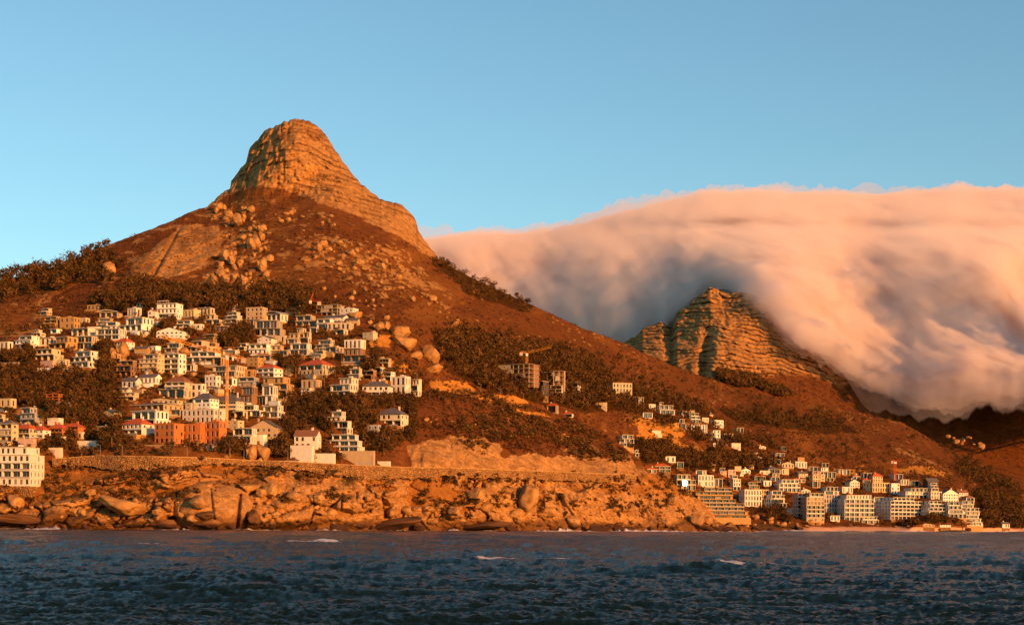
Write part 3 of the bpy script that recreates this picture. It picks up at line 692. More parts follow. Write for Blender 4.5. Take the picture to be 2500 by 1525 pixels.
    if tiled:
        a, b = x-.6, x+fw+.6; y0, y1 = -.7, dp+.5; zb, zt = bh-.05, bh+rh; r = MB()
        if kind == 'hip':
            k = min((y1-y0)/2, (b-a)/2*.8); ya = (y0+y1)/2; p, q = (a+k, ya, zt), (b-k, ya, zt)
            A, B_, C_, D_ = (a,y0,zb), (b,y0,zb), (b,y1,zb), (a,y1,zb)
            r.quad(A, B_, q, p); r.tri(B_, C_, q); r.quad(C_, D_, p, q); r.tri(D_, A, p); r.quad(D_, C_, B_, A)
        else:
            if rn.random() < .5:
                ya = (y0+y1)/2
                r.quad((a,y0,zb), (b,y0,zb), (b,ya,zt), (a,ya,zt)); r.quad((b,y1,zb), (a,y1,zb), (a,ya,zt), (b,ya,zt)); 
                gb = MB(); gb.tri((x,dp,bh), (x,0,bh), (x,dp/2,zt-.25)); gb.build('gable', wallm, root); gb = MB(); gb.tri((x+fw,0,bh), (x+fw,dp,bh), (x+fw,dp/2,zt-.25)); gb.build('gable', wallm, root)
            else:
                xa = (a+b)/2
                r.quad((a,y1,zb), (a,y0,zb), (xa,y0,zt), (xa,y1,zt)); r.quad((b,y0,zb), (b,y1,zb), (xa,y1,zt), (xa,y0,zt)); 
                gb = MB(); gb.tri((x,0,bh), (x+fw,0,bh), ((x*2+fw)/2,0,zt-.25)); gb.build('gable', wallm, root); gb = MB(); gb.tri((x+fw,dp,bh), (x,dp,bh), ((x*2+fw)/2,dp,zt-.25)); gb.build('gable', wallm, root)
        ro = r.build('roof', rm, root)
        c = MB(); cxx = x+fw*rn.uniform(.2, .8); c.box(cxx-.5, cxx+.5, dp*.45, dp*.45+.9, bh, zt+.9); c.box(cxx-.62, cxx+.62, dp*.45-.12, dp*.45+1.02, zt+.9, zt+1.1); c.build('chimney', wallm, ro)
    if kind == 'cur':
        r = MB(); k = 10; a, b = x-1, x+fw+1
        pr = [(a+(b-a)*i/k, bh+.25+rh*math.sin(math.pi*(i/k)**.75)) for i in range(k+1)]
        for (xa, za), (xb, zb) in zip(pr, pr[1:]):
            r.quad((xa,-1.6,za), (xb,-1.6,zb), (xb,dp,zb), (xa,dp,za)); r.quad((xa,-1.6,za-.35), (xb,-1.6,zb-.35), (xb,-1.6,zb), (xa,-1.6,za)); r.quad((xb,-1.6,zb-.35), (xa,-1.6,za-.35), (xa,dp,za-.35), (xb,dp,zb-.35))
        r.build('curved_roof', MW['w'], root)
    if fine and kind in ('mod', 'ter', 'box', 'hip', 'gab'):
        if not tiled and kind != 'box' and rn.random() < .35:
            a, b, sb = floors[-1]; g = MB(); w_ = (b-a)*.45; xa = a+rn.choice([.5, b-a-w_-.5])
            for xx in (xa, xa+w_):
                for yy in (sb+.3, sb+3.2): g.tube((xx,yy,bh+.2), (xx,yy,bh+2.3), .09, k=4)
            for i in range(7): q = xa-.2+i*(w_+.4)/6; g.box(q-.07, q+.07, sb, sb+3.6, bh+2.3, bh+2.48)
            g.build('pergola', MW[rn.choice('wkb')], root)
        if rn.random() < .6:
            tw = fw*rn.uniform(.5, 1.0); tx = x+(fw-tw)*rn.random(); td = rn.uniform(2, 4.5); g = MB(); g.box(tx, tx+tw, -td, -.05, -4, .12); g.build('terrace', rn.choice([wallm, M_stone, MW['o']]), root)
            g = MB(); g.box(tx+.05, tx+tw-.05, -td+.04, -td+.14, .12, 1.0); g.build('terrace_railing', rn.choice([M_rail, wallm]), root)
        if rn.random() < .4: g = MB(); q = x+fw*rn.uniform(.1, .8); g.box(q, q+.8, dp*.6, dp*.6+.8, bh, bh+rh+1.5); g.build('flue', wallm, root)
    if not tiled and kind != 'cur' and fine and rn.random() < .5:
        a, b, sb = floors[-1]; c = MB(); xx = rn.uniform(a+1, b-3); c.box(xx, xx+2.2, dp*.5, dp*.5+2, bh+.2, bh+1.7); c.build('roof_plant_room', wallm, root)
    return root
S_ = '\n'
CAT = """
243 292 757 776 cur 1 c|small house under a curved white roof at the left of the top row
310 343 753 774 box 1 w|plain white cube house with a palm in front, top row
361 384 754 780 gab 2 w|narrow white house with a red gable beside the highest white villa
383 440 741 779 mod 3 w|highest white villa, stepped, standing above every other house of the top row
441 487 757 777 box 1 c|long low cream house just right of the highest white villa
487 521 752 772 mod 1 c|small cream house with a tall chimney below the pine wood
97 146 772 800 ter 3 o|ochre house with three rounded stacked balconies at the left end of the upper town
145 190 775 803 sml 2 o|blank ochre block attached right of the rounded balcony house
190 216 777 791 sml 1 c|small cream house half hidden by bushes left of the curved roof house
235 272 777 794 ter 2 c|little terrace house with white railings just below the curved roof house
288 368 776 811 mod 2 w|large white modern house with long horizontal windows beside an orange boulder
172 236 802 823 mod 1 w|long white modern villa with a deep glazed veranda, left half
234 300 803 832 mod 2 w|white two storey villa with two long window bands, right half
333 363 804 818 gab 1 w s|tiny white cottage under a grey roof beneath the large modern house
382 454 798 827 gab 2 w s|long two storey house with a pitched grey roof above the trees
33 90 820 851 mod 3 w|white house with a square grid of windows at its left end
88 138 825 846 mod 1 w|low white wing trailing right of the grid window house
-2 28 835 858 box 1 w|small white house cut by the left edge, second row
116 183 823 854 mod 2 o|dark fronted ochre house between white villas on the second row
181 233 820 853 ter 2 c|cream terrace house with glass balconies in the middle of the second row
81 148 852 880 mod 2 c|cream box house with dark square windows above a white carport
97 142 880 896 wal 1 p|pinkish low garage block below the cream box house
166 240 856 898 ter 3 w|white stepped house with wide verandas among dark trees
276 325 824 854 hip 2 w r|house with a domed red roof perched on top of a split boulder
278 331 880 919 ter 3 b|dark brown house with four stacked shady balconies below the split boulder
338 395 865 909 mod 4 c|square cream four storey house, left one of a matching pair
395 449 864 913 mod 4 w|square white four storey house, right one of a matching pair
463 524 832 860 mod 2 c|cream house on the crest behind the yellow crane jib
453 530 858 886 ter 2 w|wide white terraced house directly above the yellow crane jib
90 122 897 914 wal 1 w|low white garage with a corrugated top in the trees at left
0 60 884 896 wal 1 c|long cream garden wall at the left edge under dark trees
297 341 920 948 gab 1 w s|white cottage with two steep gables and a blue grey roof
341 390 911 938 gab 1 w s|white cottage with a dark roof and big end chimneys
402 465 917 965 hip 3 c b|house with a dark pyramid roof and shaded verandas
465 500 938 971 box 2 w|narrow dazzling white house catching the sun left of the crane
500 536 918 944 cas 2 w|white house with a curly baroque gable behind the villa complex
388 461 950 972 mod 1 c|low house with a row of dark awnings and a square cream tower
352 455 970 988 gab 1 c s|long low cream cottage with gable ends
309 437 980 1004 hip 1 c s|broad grey hipped roof over a low cream house
112 151 961 981 frm 3 t|small unfinished orange frame standing alone in the trees
-2 35 974 995 sml 1 c|cream house at the left edge in front of palms
134 183 980 993 wal 1 g|grey blue arched parapet of a parking deck
45 98 995 1038 mod 3 g|blue grey glass fronted house in shade beside a palm
38 84 1034 1072 hip 2 c r|cream house under the left one of three joined red roofs
70 118 1038 1070 hip 2 w r|white house with tall windows under the middle red roof
118 162 1034 1066 hip 2 t r|orange house under the chimneyed red roof
150 204 1032 1058 hip 2 t r|orange house at the right end of the joined red roofs
-2 40 1024 1078 hip 3 c s|three storey cream house cut by the left edge above the white apartment block
44 86 1070 1092 wal 1 p|long pink terrace wall with a balustrade above the apartment block
-40 86 1091 1186 apt 5 w|big white apartment block at the bottom left edge standing on the rocks
188 243 1075 1093 wal 1 w|stepped white garden wall beside the round dark tree
118 150 1092 1106 wal 1 w|slanting white wall end beside the road below the bushes
294 370 1020 1062 hip 2 w r|white house under a bright red pyramid roof with round tree in front
310 408 1003 1046 ter 2 w|bow fronted cream white house directly above the bright pyramid roof
376 444 1035 1084 cas 3 t|terracotta villa with small paired windows and stepped parapet
444 500 1036 1078 box 2 t|terracotta block joined to the brick house
500 550 1030 1088 box 3 t|tall terracotta brick house with white columns beneath the white villa
444 548 1000 1034 box 2 w|broad white house with square windows right behind the terracotta brick house
470 530 958 1005 hip 3 w s|left wing of the great white villa complex under grey roofs
524 590 962 1008 hip 3 w s|right wing of the great white villa complex behind the crane mast
571 624 944 985 mod 2 b|brown glazed side wing of the framed white modern house
618 673 941 990 mod 2 w|white modern house framed around one huge dark window
655 690 978 996 wal 1 w|white terrace wall at the foot of the framed modern house
588 640 988 1015 mod 2 w|white flat roofed house with a palm in front
636 692 990 1020 ter 2 w|white house with three thin projecting roof slabs
610 684 1024 1082 gab 3 c s|cream house with a long sloping roof and a rounded balcony corner
552 620 1045 1083 mod 2 w|white house with brown shutters and a sloping dark roof edge
600 656 1060 1085 wal 1 w|tall blank white terrace wall right of the brown shutter house
640 712 921 970 mod 3 o|large ochre block with stacked shaded balconies
626 687 887 921 hip 2 w r|white porched house under a wide red hipped roof in mid town
500 594 893 921 mod 2 c|long flat roofed house spread across behind the crane mast
561 626 921 944 mod 2 g|grey slatted house tucked under the red hipped roof house
727 813 876 917 hip 2 c r|broad cream villa with a long low red roof and cypresses
736 782 928 951 box 1 c|small cream box with two square windows above the dark wood
807 871 923 971 mod 3 w|white and brick three storey house with a corner turret
886 955 928 968 hip 2 w s|white house with a shallow grey roof and a shaded blue side
955 1000 920 965 box 2 w|white house with an orange band at the right end of its row
1000 1028 926 968 mod 3 w|narrow white tower like house end beside the hillside road
851 884 900 927 ter 2 c|yellow cream house with a rounded front among trees
884 917 905 928 mod 2 b|brown veranda house half hidden by a spreading tree
841 890 830 852 box 1 w|white cube upper storey on top of the dark striped house
838 904 850 886 mod 2 b|dark striped modern house with white slab edges at the right of the upper town
772 841 848 863 mod 1 c|low pavilion with a long dark glass front
616 670 861 880 hip 1 c r|low house with a faded red roof behind a round tree
628 672 818 842 gab 2 w s|house with a blue grey gable and white columns
608 660 840 866 mod 2 w|white house below the blue grey gable
660 706 843 868 mod 2 c|cream house in the middle of the white terrace row
705 760 838 868 ter 2 w|white bow fronted house at the right of the white terrace row
672 700 820 839 sml 1 c|small cream cube above the white terrace row
701 730 814 840 mod 2 c|cream block with a square turret
730 758 811 838 mod 2 c|cream block with twin towers and a shaded balcony
620 690 782 822 ter 2 n|dark modern house on bare concrete decks deep in trees
721 778 770 798 mod 2 n|glass and steel house with a flat projecting roof
774 812 779 802 mod 2 w|white house with an arched window right of the steel house
792 849 767 789 gab 2 w s|white house with a curved gable top below the construction site
800 859 789 807 box 1 c|cream flat roofed house at the right end of the upper row
772 838 744 770 frm 3 n|unfinished concrete building at the top right of the upper row
601 649 751 783 box 3 c|cream three storey block standing out of the pine wood
600 642 780 800 mod 1 c|cream basement storey with trees below the three storey block
544 592 761 797 ter 4 c|cream house of four stacked terraces beside a grey driveway
500 541 768 793 mod 2 c|white house with a rounded white balcony under the chimney house
526 563 797 813 mod 1 b|low brown house with dark tiled front beside an orange bank
650 700 760 786 cur 1 w|little shell roofed white house among the pines
545 581 855 867 mod 1 w|small glass pavilion right of the crane jib
578 597 873 885 sml 1 t|little orange box room right of the crane
500 548 873 894 mod 1 o|ochre house under the crane jib
796 841 1005 1030 mod 2 w|white house with two round arches over a red deck
819 859 1028 1061 ter 2 w|white house with a columned loggia and an outside stair
804 884 1060 1105 ter 3 w|dazzling bow fronted white house above the coastal road
836 920 1100 1136 wal 1 c|cream garage wall along the coastal road
922 953 1125 1137 wal 1 w|white box garage at the right end of the road wall
719 779 1048 1096 gab 2 w b|white gabled house with a brown roof and an arched window
709 770 1086 1124 wal 1 w|white retaining terraces under the brown roofed gabled house
764 820 1106 1133 wal 1 w|white curved yard wall beside the coastal road
920 993 995 1040 hip 2 w s|white house with a pyramid roof standing alone on terraces
896 928 1038 1063 sml 2 g|shaded grey outbuilding left of the lone pyramid roof house
950 994 1040 1060 wal 1 w|curved white terrace wall under the lone pyramid roof house
600 622 1093 1118 wal 1 w|white gate pier wall next to two square boulders
1217 1315 889 933 frm 4 n|large building under construction at the end of the ridge road
1352 1380 905 964 frm 5 c|tall open concrete frame standing right of the construction site
1329 1356 908 930 mod 2 g|grey glass house behind the tall open frame
1284 1338 931 966 mod 3 k|dark glass house on stilts below the construction site
1336 1376 940 968 ter 3 c|cream house with curved balconies beside the stilt house
1390 1417 934 956 mod 2 w|small white house alone right of the tall frame
1336 1363 983 1008 hip 1 c r|cream cottage with an orange pyramid roof on the scrub slope
1377 1400 1004 1019 hip 1 w r|tiny cottage with a red roof in the valley scrub
1455 1483 982 996 wal 1 c|low cream boundary wall in the valley
1490 1542 936 969 cas 3 c|ornate tower like mansion with tall arched bays
1543 1571 970 985 mod 1 c|low cream annexe right of the ornate mansion
1581 1600 987 998 sml 1 w|tiny white house left of the white ridge villas
1603 1647 989 1012 ter 2 w|bright white ridge villa with stepped terraces
1658 1684 1004 1019 mod 1 w|small white ridge villa in the middle of three
1682 1711 1008 1032 ter 3 c|cream ridge villa with three stacked balconies
1711 1730 1020 1030 sml 1 w|tiny white hut at the right end of the ridge villas
1655 1682 1034 1048 mod 1 b|brown low house left of the columned white house
1680 1726 1036 1059 mod 1 w|white house with a tall colonnade and grey roof
1738 1758 1050 1077 mod 3 w|narrow white house stepping down right of the colonnade
1724 1746 1056 1074 mod 2 c|cream house tucked below the colonnade house
1760 1791 1058 1076 mod 2 p|pinkish house with an open white frame at its end
1782 1808 1081 1094 wal 1 w|white balustraded wall in the trees under the pink house
1850 1870 1087 1095 gab 1 w b|pair of tiny white gables in the forest
1504 1547 1061 1090 mod 3 w|white three storey house on the near ridge edge
1546 1560 1098 1114 ter 2 w|small white terraces just showing behind the headland
1590 1613 1050 1058 wal 1 w|white container like box beside the quarry bank
1592 1636 1130 1152 hip 2 c r|cream house with a low red roof on top of the headland wall
1636 1668 1128 1142 mod 1 c|long cream house right behind the headland red roof house
1575 1602 1140 1154 hip 1 w r|small white cottage at the tip of the headland
1644 1697 1158 1196 apt 3 c|beige block behind the headland with one window flashing the sun
1697 1724 1148 1163 mod 1 w|white flat topped house above the blue sided house
1697 1742 1160 1188 box 2 w|white house with a shaded blue side at the start of the bay
1723 1764 1168 1190 ter 1 w|wide white terrace wall house right of the blue sided house
1756 1774 1142 1158 mod 2 p|pinkish narrow house under the forest edge
1774 1796 1147 1166 box 2 p|pinkish square house with small windows
1784 1808 1160 1196 apt 4 w|slim white tower of four balconies
1806 1832 1142 1156 gab 1 w s|white cottage with a long single sloping roof
1839 1868 1155 1175 hip 1 c r|cream house with a dark red roof in the middle of the bay
1865 1906 1138 1156 hip 1 c s|yellowish house with pilasters behind round trees
1850 1880 1148 1156 wal 1 w|low white roof edge between bay trees
1839 1860 1112 1124 gab 1 w b|white chalet with a broad gable at the upper edge of the bay houses
1889 1915 1106 1117 mod 1 w|scattered white rooftop at the top edge of the bay houses
1888 1906 1121 1133 mod 1 w|white house with one large arched window
1906 1938 1126 1142 gab 1 c s|cream house under a wide low gable
1936 1970 1128 1142 cas 1 w|white house with a small curly gable on its parapet
1968 1996 1139 1150 mod 1 w|white slab roofed house right of the curly gable
1980 2010 1150 1165 mod 2 p|pink house with shaded verandas below the slab roofed house
1930 1966 1166 1176 hip 1 w r|low house with a long red roof behind the pink white flats
1880 1903 1164 1174 mod 1 w|low white house with an awning between trees
1977 2003 1160 1178 box 2 c|cream house with orange windows above the pink hotel
1894 1953 1170 1200 apt 3 w|three storey pink and white flats with two bays
1697 1827 1190 1266 ter 8 o|stepped brown apartment block of many balconies above the headland rocks
1808 1860 1196 1236 cas 3 w|white castle like house with small turrets right of the brown block
1833 1877 1195 1228 box 3 c|beige block behind the castle like house
1868 1921 1197 1238 ter 4 w|white flats with a dark tree growing in front
1938 1975 1203 1262 apt 6 p|tall pink block with rows of small windows
1962 2012 1203 1274 apt 7 c|cream beachfront block stepping out beside the tall pink block
1916 1945 1240 1256 wal 1 p|pink garage wall under the tall pink block
2003 2048 1188 1208 mod 2 w|white top of a flat block peeping over the grey one
2000 2050 1207 1250 box 4 g|grey shaded block between two beachfront blocks
2052 2133 1208 1272 apt 6 w|white beachfront apartment block with six balcony rows
2112 2160 1213 1236 mod 2 w|white flats peeping over between the two beachfront blocks
2145 2255 1214 1268 apt 6 w|largest white beachfront block with a grey shaded left side
2255 2320 1222 1256 ter 4 w|white stepped flats right of the largest beachfront block
2310 2360 1224 1264 ter 4 w|pale curved flats stepping down to the beach trees
2345 2398 1222 1283 ter 7 w|last white stepped block with many thin terraces at the end of the beach
2066 2099 1169 1190 gab 2 w s|white cottage with a blue shaded gable and four windows
2080 2100 1158 1170 hip 1 w r|small white house with a red roof behind the four window cottage
2101 2126 1167 1178 hip 1 c r|house with a steep bright red roof sunk in trees
2125 2155 1154 1176 hip 2 c r|cream house with a dull red roof left of the far crane
2112 2173 1178 1201 box 2 c|long cream hotel with a row of small arches
2175 2205 1157 1171 mod 1 w|white house at the foot of the far crane
2193 2220 1170 1184 mod 1 w|white curved house right of the far crane
2221 2244 1173 1185 mod 1 w|small white house with two windows right of the curved one
2174 2196 1180 1205 box 3 w|narrow white tower block with a shaded left side
2200 2266 1191 1216 mod 3 w|wide white terrace flats with a plant room on top
2257 2292 1166 1192 gab 2 k s|dark gabled house with dormers at the upper right of the bay
2266 2292 1178 1198 ter 3 w|round fronted white house with three terraces
2266 2300 1200 1218 box 2 w|white house with six square windows behind the beach blocks
2294 2340 1193 1226 gab 3 w s|tall house with a big white arched gable
2335 2364 1195 1216 gab 2 w b|white house with a brown pitched roof near the right end
2350 2380 1208 1224 hip 1 w b|white house with brown roof at the right end of the bay
2000 2022 1141 1158 mod 2 w|white house with a glazed top left of the orange bank
1995 2040 1152 1166 ter 1 w|long white terrace house under the glazed top house
2043 2075 1146 1158 mod 1 w|white house with an arched porch under the orange bank
2000 2014 1158 1174 sml 2 c|little cream house at the left of the dark garden
2100 2145 1260 1278 ter 2 w|low white beach restaurant with a stepped terrace
2025 2050 1258 1272 mod 1 w|low white beach villa among bushes
2236 2282 1276 1286 gab 1 c s|row of little cream beach bungalows
2286 2322 1277 1286 gab 1 w s|little white beach bungalows right of the cream ones
2365 2400 1278 1286 sml 1 w|low white beach bungalow near the right end
540 576 924 941 mod 1 w|white flat annexe tucked between the crane and the grey slatted house
598 622 903 922 sml 1 o|little ochre house left of the wide red hipped roof
572 602 1004 1022 ter 1 c|cream terrace room between the villa complex and the slab roofed house
452 474 985 1004 sml 2 c|narrow cream house left of the great villa complex
348 376 1005 1020 mod 1 c|small cream house right behind the bright pyramid roof
690 716 898 914 wal 1 c|cream terrace wall among the palms of mid town
658 700 973 988 wal 1 c|cream garden wall below the large ochre block
504 538 838 856 mod 2 o|ochre house above the crane counterweight
580 606 838 856 ter 2 w|small white terraced house left of the blue grey gable
452 478 890 906 mod 1 w|white low house right of the matching pair
418 448 811 826 sml 1 o|small ochre house under the long pitched roof house
214 246 797 808 wal 1 w|white terrace edge above the long modern villa
140 166 878 896 sml 1 c|small cream house between the pink garage and the stepped house
404 446 1000 1016 mod 1 c|cream wing joined to the bow fronted house
742 768 1098 1114 mod 1 w|white balcony house front beside the arched window house
2440 2466 1273 1288 gab 1 w s|white bungalow alone in the dark trees at far right
"""
for ln in CAT.strip().split(S_):
    a, lb = ln.split('|'); a = a.split()
    tr = a[7] if len(a) > 7 else None
    cat = {'apt': 'apartment block', 'wal': 'wall', 'frm': 'building site'}.get(a[4], 'house')
    building(float(a[0]), float(a[1]), float(a[2]), float(a[3]), a[4], int(a[5]), a[6], lb, trim=tr, cat=cat)

WR = random.Random(21); k_ = 0
for h in list(HOUSES):
    if h[0] > 1035 or h[1]-h[0] < 26 or 'wall' in h[4] or 'road' in h[4] or 'rocks' in h[4]: continue
    k_ += 1
    if k_ % 5 in (1, 4): continue
    w = (h[1]-h[0])*WR.uniform(.5, .9); c = (h[0]+h[1])/2+WR.uniform(-.45, .45)*(h[1]-h[0]); b = h[3]+WR.uniform(5, 9)
    if any(q[0]-2 < c+w/2 and q[1]+2 > c-w/2 and q[2]+3 < b and q[3] > b-4 for q in HOUSES): continue
    building(c-w/2, c+w/2, b-WR.uniform(4, 6.5), b, 'wal', 1, WR.choice('wcoc'), 'low garden wall just below the '+' '.join(h[4].split()[:9]), cat='wall')

k_ = 0
for h in list(HOUSES):
    if 'wall' in h[4] or 'garage' in h[4] or h[3] > 1270: continue
    bay = h[0] > 1560
    sz = (h[1]-h[0])*WR.uniform(.45, .8)
    if not bay and not (h[0] < 900): continue
    w = min(sz, 30 if bay else 44); w = max(w, 12 if bay else 20); hh = w*WR.uniform(.38, .62)
    for tr_ in range(6):
        c = (h[0]+h[1])/2+WR.uniform(-1.1, 1.1)*(h[1]-h[0]); b = h[2]+WR.uniform(-6, 8) if WR.random() < .6 else h[3]+WR.uniform(8, 16)
        bad = b > (1190 if bay else 1080) and b < 1300 and (not bay or b > 1240)
        for q in HOUSES:
            ox = min(q[1], c+w/2)-max(q[0], c-w/2); oy = min(q[3], b)-max(q[2], b-hh)
            if ox > 0 and oy > 0 and ox*oy > .22*min(w*hh, (q[1]-q[0])*(q[3]-q[2])): bad = True; break
        if bad or b < 755 or (1560 < c < 1700 and b > 1148): continue
        if not bay and any(bool(inpoly(np.array([c]), np.array([b]), p)[0]) for p in ([(-60,900),(280,925),(300,985),(240,1040),(-60,1010)],[(690,980),(900,965),(1010,985),(1000,1110),(700,1075)],[(520,800),(625,790),(615,850),(530,855)])): continue
        kd = WR.choice(['mod','mod','ter','box','sml','gab']); cl = WR.choice('wwwcco'); nn = 1 if hh/FOC*1200 < 4.6 else 2
        rel = 'below' if b > h[3] else 'behind'; wd_ = {'w': 'white', 'c': 'cream', 'o': 'ochre'}[cl]
        building(c-w/2, c+w/2, b-hh, b, kd, nn, cl, 'little '+wd_+' house just '+rel+' the '+' '.join(h[4].split()[:10]), trim='s')
        k_ += 1; break
    if k_ > 75: break
# ------------------------------------------------------------------ road wall, lamps, cranes, car
def at(px, py, D): return Vector([float(a) for a in wpt(px, py, D)])
WTOP = lin([(100,1122),(240,1112),(500,1117),(620,1124),(703,1126),(819,1133),(1000,1141),(1098,1142),(1231,1147),(1382,1152),(1500,1157),(1556,1160)])
WBOT = lin([(100,1134),(200,1136),(300,1146),(400,1140),(500,1130),(620,1133),(764,1150),(880,1168),(1000,1166),(1098,1160),(1231,1167),(1382,1170),(1500,1172),(1556,1170)])
def road_wall():
    xs = np.arange(128, 1556, 2.0); rows = 14; nc = len(xs)
    WB = lambda x: WBOT(x)+fbm(x/14, x*0, 4, 801, .6)*7-1
    Dd = np.array([depth(x, WBOT(x)+4) for x in xs]); Dd = np.convolve(np.pad(Dd, 14, 'edge'), np.ones(29)/29, 'valid')-2.5
    t = np.linspace(0, 1, rows)[:,None]; PX = np.repeat(xs[None], rows, 0); PY = (WB(xs)+3)[None]*(1-t)+WTOP(xs)[None]*t
    D = Dd[None]+t*2.0; X, Y, Z = wpt(PX, PY, D); D = D-fbm(X/1.6, Z/1.2, 4, 800)*.7; X, Y, Z = wpt(PX, PY, D)
    V = np.stack([X, Y, Z], -1)
    top = [np.stack([X[-1], Y[-1]+k, Z[-1]+dz], -1) for k, dz in ((.7, 0), (.8, -1.0), (.9, -1.05))]
    V = np.concatenate([V, np.array(top)])
    root = bpy.data.objects.new('retaining_wall', None); COL.objects.link(root)
    tag(root, 'long rough stone retaining wall carrying the coastal road above the rocks', 'wall')
    me = fast_mesh('masonry', V.reshape(-1,3), gridfaces(rows+3, nc), [M_stone], False); link('masonry', me, root)
    p = MB()
    for i in range(0, nc-1):
        a = V[rows-1, i]; b = V[rows-1, i+1]
        p.quad((a[0],a[1]-.15,a[2]-.05), (b[0],b[1]-.15,b[2]-.05), (b[0],b[1]-.15,b[2]+.35), (a[0],a[1]-.15,a[2]+.35)); p.quad((a[0],a[1]-.15,a[2]+.35), (b[0],b[1]-.15,b[2]+.35), (b[0],b[1]+.6,b[2]+.35), (a[0],a[1]+.6,a[2]+.35))
        p.quad((b[0],b[1]+.6,b[2]-.05), (a[0],a[1]+.6,a[2]-.05), (a[0],a[1]+.6,a[2]+.35), (b[0],b[1]+.6,b[2]+.35))
    p.build('coping', MW['o'], root)
    m, nt, b = mat('asphalt'); v = coords(nt); nt.links.new(mixc(nt, noise(nt, v, 1.5, 4), (0.04,0.04,0.042), (0.07,0.065,0.06)), b.inputs['Base Color'])
    r0 = V[-1]; r1 = V[-1].copy(); r1[:,1] += 8.5
    me = fast_mesh('road', np.concatenate([r0, r1]), gridfaces(2, nc), [m]); tag(link('road', me), kind='structure')
    return xs, V[-1]
RX, RV = road_wall()
def road_pt(px, k=0.5):
    i = int(np.argmin(np.abs(RX-px))); v = RV[i]; return Vector((float(v[0]), float(v[1])+k*8, float(v[2])))
def lamp_proto():
    root = bpy.data.objects.new('street_lamp', None); COL.objects.link(root)
    p = MB(); p.tube((0,0,-.5), (0,0,7.4), .13, .07); p.build('pole', M_rail, root)
    a = MB(); a.tube((0,0,7.4), (-1.3,0,7.9), .05); a.build('arm', M_rail, root)
    h = MB(); h.box(-1.9, -1.2, -.16, .16, 7.84, 7.98); h.box(-1.85, -1.3, -.12, .12, 7.79, 7.84); h.build('lamp_head', MW['w'], root); return root
def copy_tree(o, parent=None):
    c = o.copy(); COL.objects.link(c)
    if parent: c.parent = parent
    for ch in list(o.children): copy_tree(ch, c)
    return c
lp = lamp_proto(); LK = [(236, 'round dark tree'), (290, 'palm and white wall'), (451, 'curved stone wall'), (590, 'white gate pier'), (698, 'orange verge left of the gabled house'), (767, 'yard of the gabled house'), (906, 'cream garage wall'),
 (1018, 'narrow white house'), (1073, 'orange cutting'), (1174, 'bend of the ridge road'), (1223, 'middle of the ridge road'), (1278, 'stilt house end of the ridge road')]
for i, (px, where) in enumerate(LK):
    o = lp if i == 0 else copy_tree(lp)
    if px < 1000: o.location = road_pt(px, .9)
    else:
        by = {1018: 938, 1073: 951, 1174: 963, 1223: 972, 1278: 981}[px]; d = depth(px, by)-.5; o.location = at(px, by, d)
    tag(o, 'thin street lamp standing by the '+where, 'street lamp', 'street lamps along the roads')
def crane(px, base, top, jl, jr, jz0, jz1, label, mt, D=None, luff=False):
    D = D or depth(px, base)-3; o = at(px, base, D); s = D/FOC; H = (base-top)*s
    root = bpy.data.objects.new('tower_crane', None); COL.objects.link(root); root.location = o; tag(root, label, 'crane', 'tower cranes')
    w = max(.6, 2.4*s); r = .17 if H > 25 else .12; m = MB(); z = -2
    for sx in (-1, 1):
        for sy in (-1, 1): m.tube((sx*w,sy*w,-2), (sx*w,sy*w,H), r, k=4)
    k = 0
    while z < H-2*w:
        for sy in (-1, 1): m.tube((-w if k % 2 else w, sy*w, z), (w if k % 2 else -w, sy*w, z+2*w), r*.6, k=4)
        for sx in (-1, 1): m.tube((sx*w, -w if k % 2 else w, z), (sx*w, w if k % 2 else -w, z+2*w), r*.6, k=4)
        m.tube((-w,-w,z), (w,-w,z), r*.6, k=4); z += 2*w; k += 1
    m.build('mast', mt, root)
    cb = MB(); cb.box(-w*1.2, w*1.2, -w*1.5, w*.4, H-2.6, H-.2); cb.build('cab', MW['w'], root)
    def boom(nm, x, zz):
        b = MB(); A = Vector((0,0,H)); B = Vector((x*s, -abs(x)*s*.35, H+zz*s)); n = max(3, int((B-A).length/2.6)); hh = 1.5
        for i in range(n):
            p, q = A.lerp(B, i/n), A.lerp(B, (i+1)/n); t = Vector((0,0,hh))
            b.tube(p, q, r*.75, k=4); b.tube(p+t, q+t, r*.75, k=4); b.tube(p, q+t, r*.5, k=4); b.tube(p+t, p, r*.5, k=4)
            b.tube(p+Vector((0,1.2,0)), q+Vector((0,1.2,0)), r*.6, k=4)
        b.build(nm, mt, root); return B
    if jl: boom('jib', jl, jz0)
    if jr:
        B = boom('counter_jib', jr, jz1); c = MB(); c.box(B.x-1.4, B.x+1.4, B.y-1, B.y+1, B.z-2.4, B.z+.6); c.build('counterweight', MW['n'], root)
    return root
crane(554, 1034, 868, -155, 42, 38, -10, 'tall yellow tower crane rising in front of the great white villa', M_crane, D=depth(554, 1030)-16)
crane(758, 766, 733, 8, 22, 16, -6, 'slim red crane with a raised jib at the top of the town', M_craner)
crane(1286, 931, 862, 60, -14, 12, 0, 'orange tower crane over the ridge construction site', M_crane, D=depth(1286, 931)-4)
crane(2185, 1180, 1126, 14, -8, 2, 0, 'far red tower crane among the houses of the bay', M_craner)
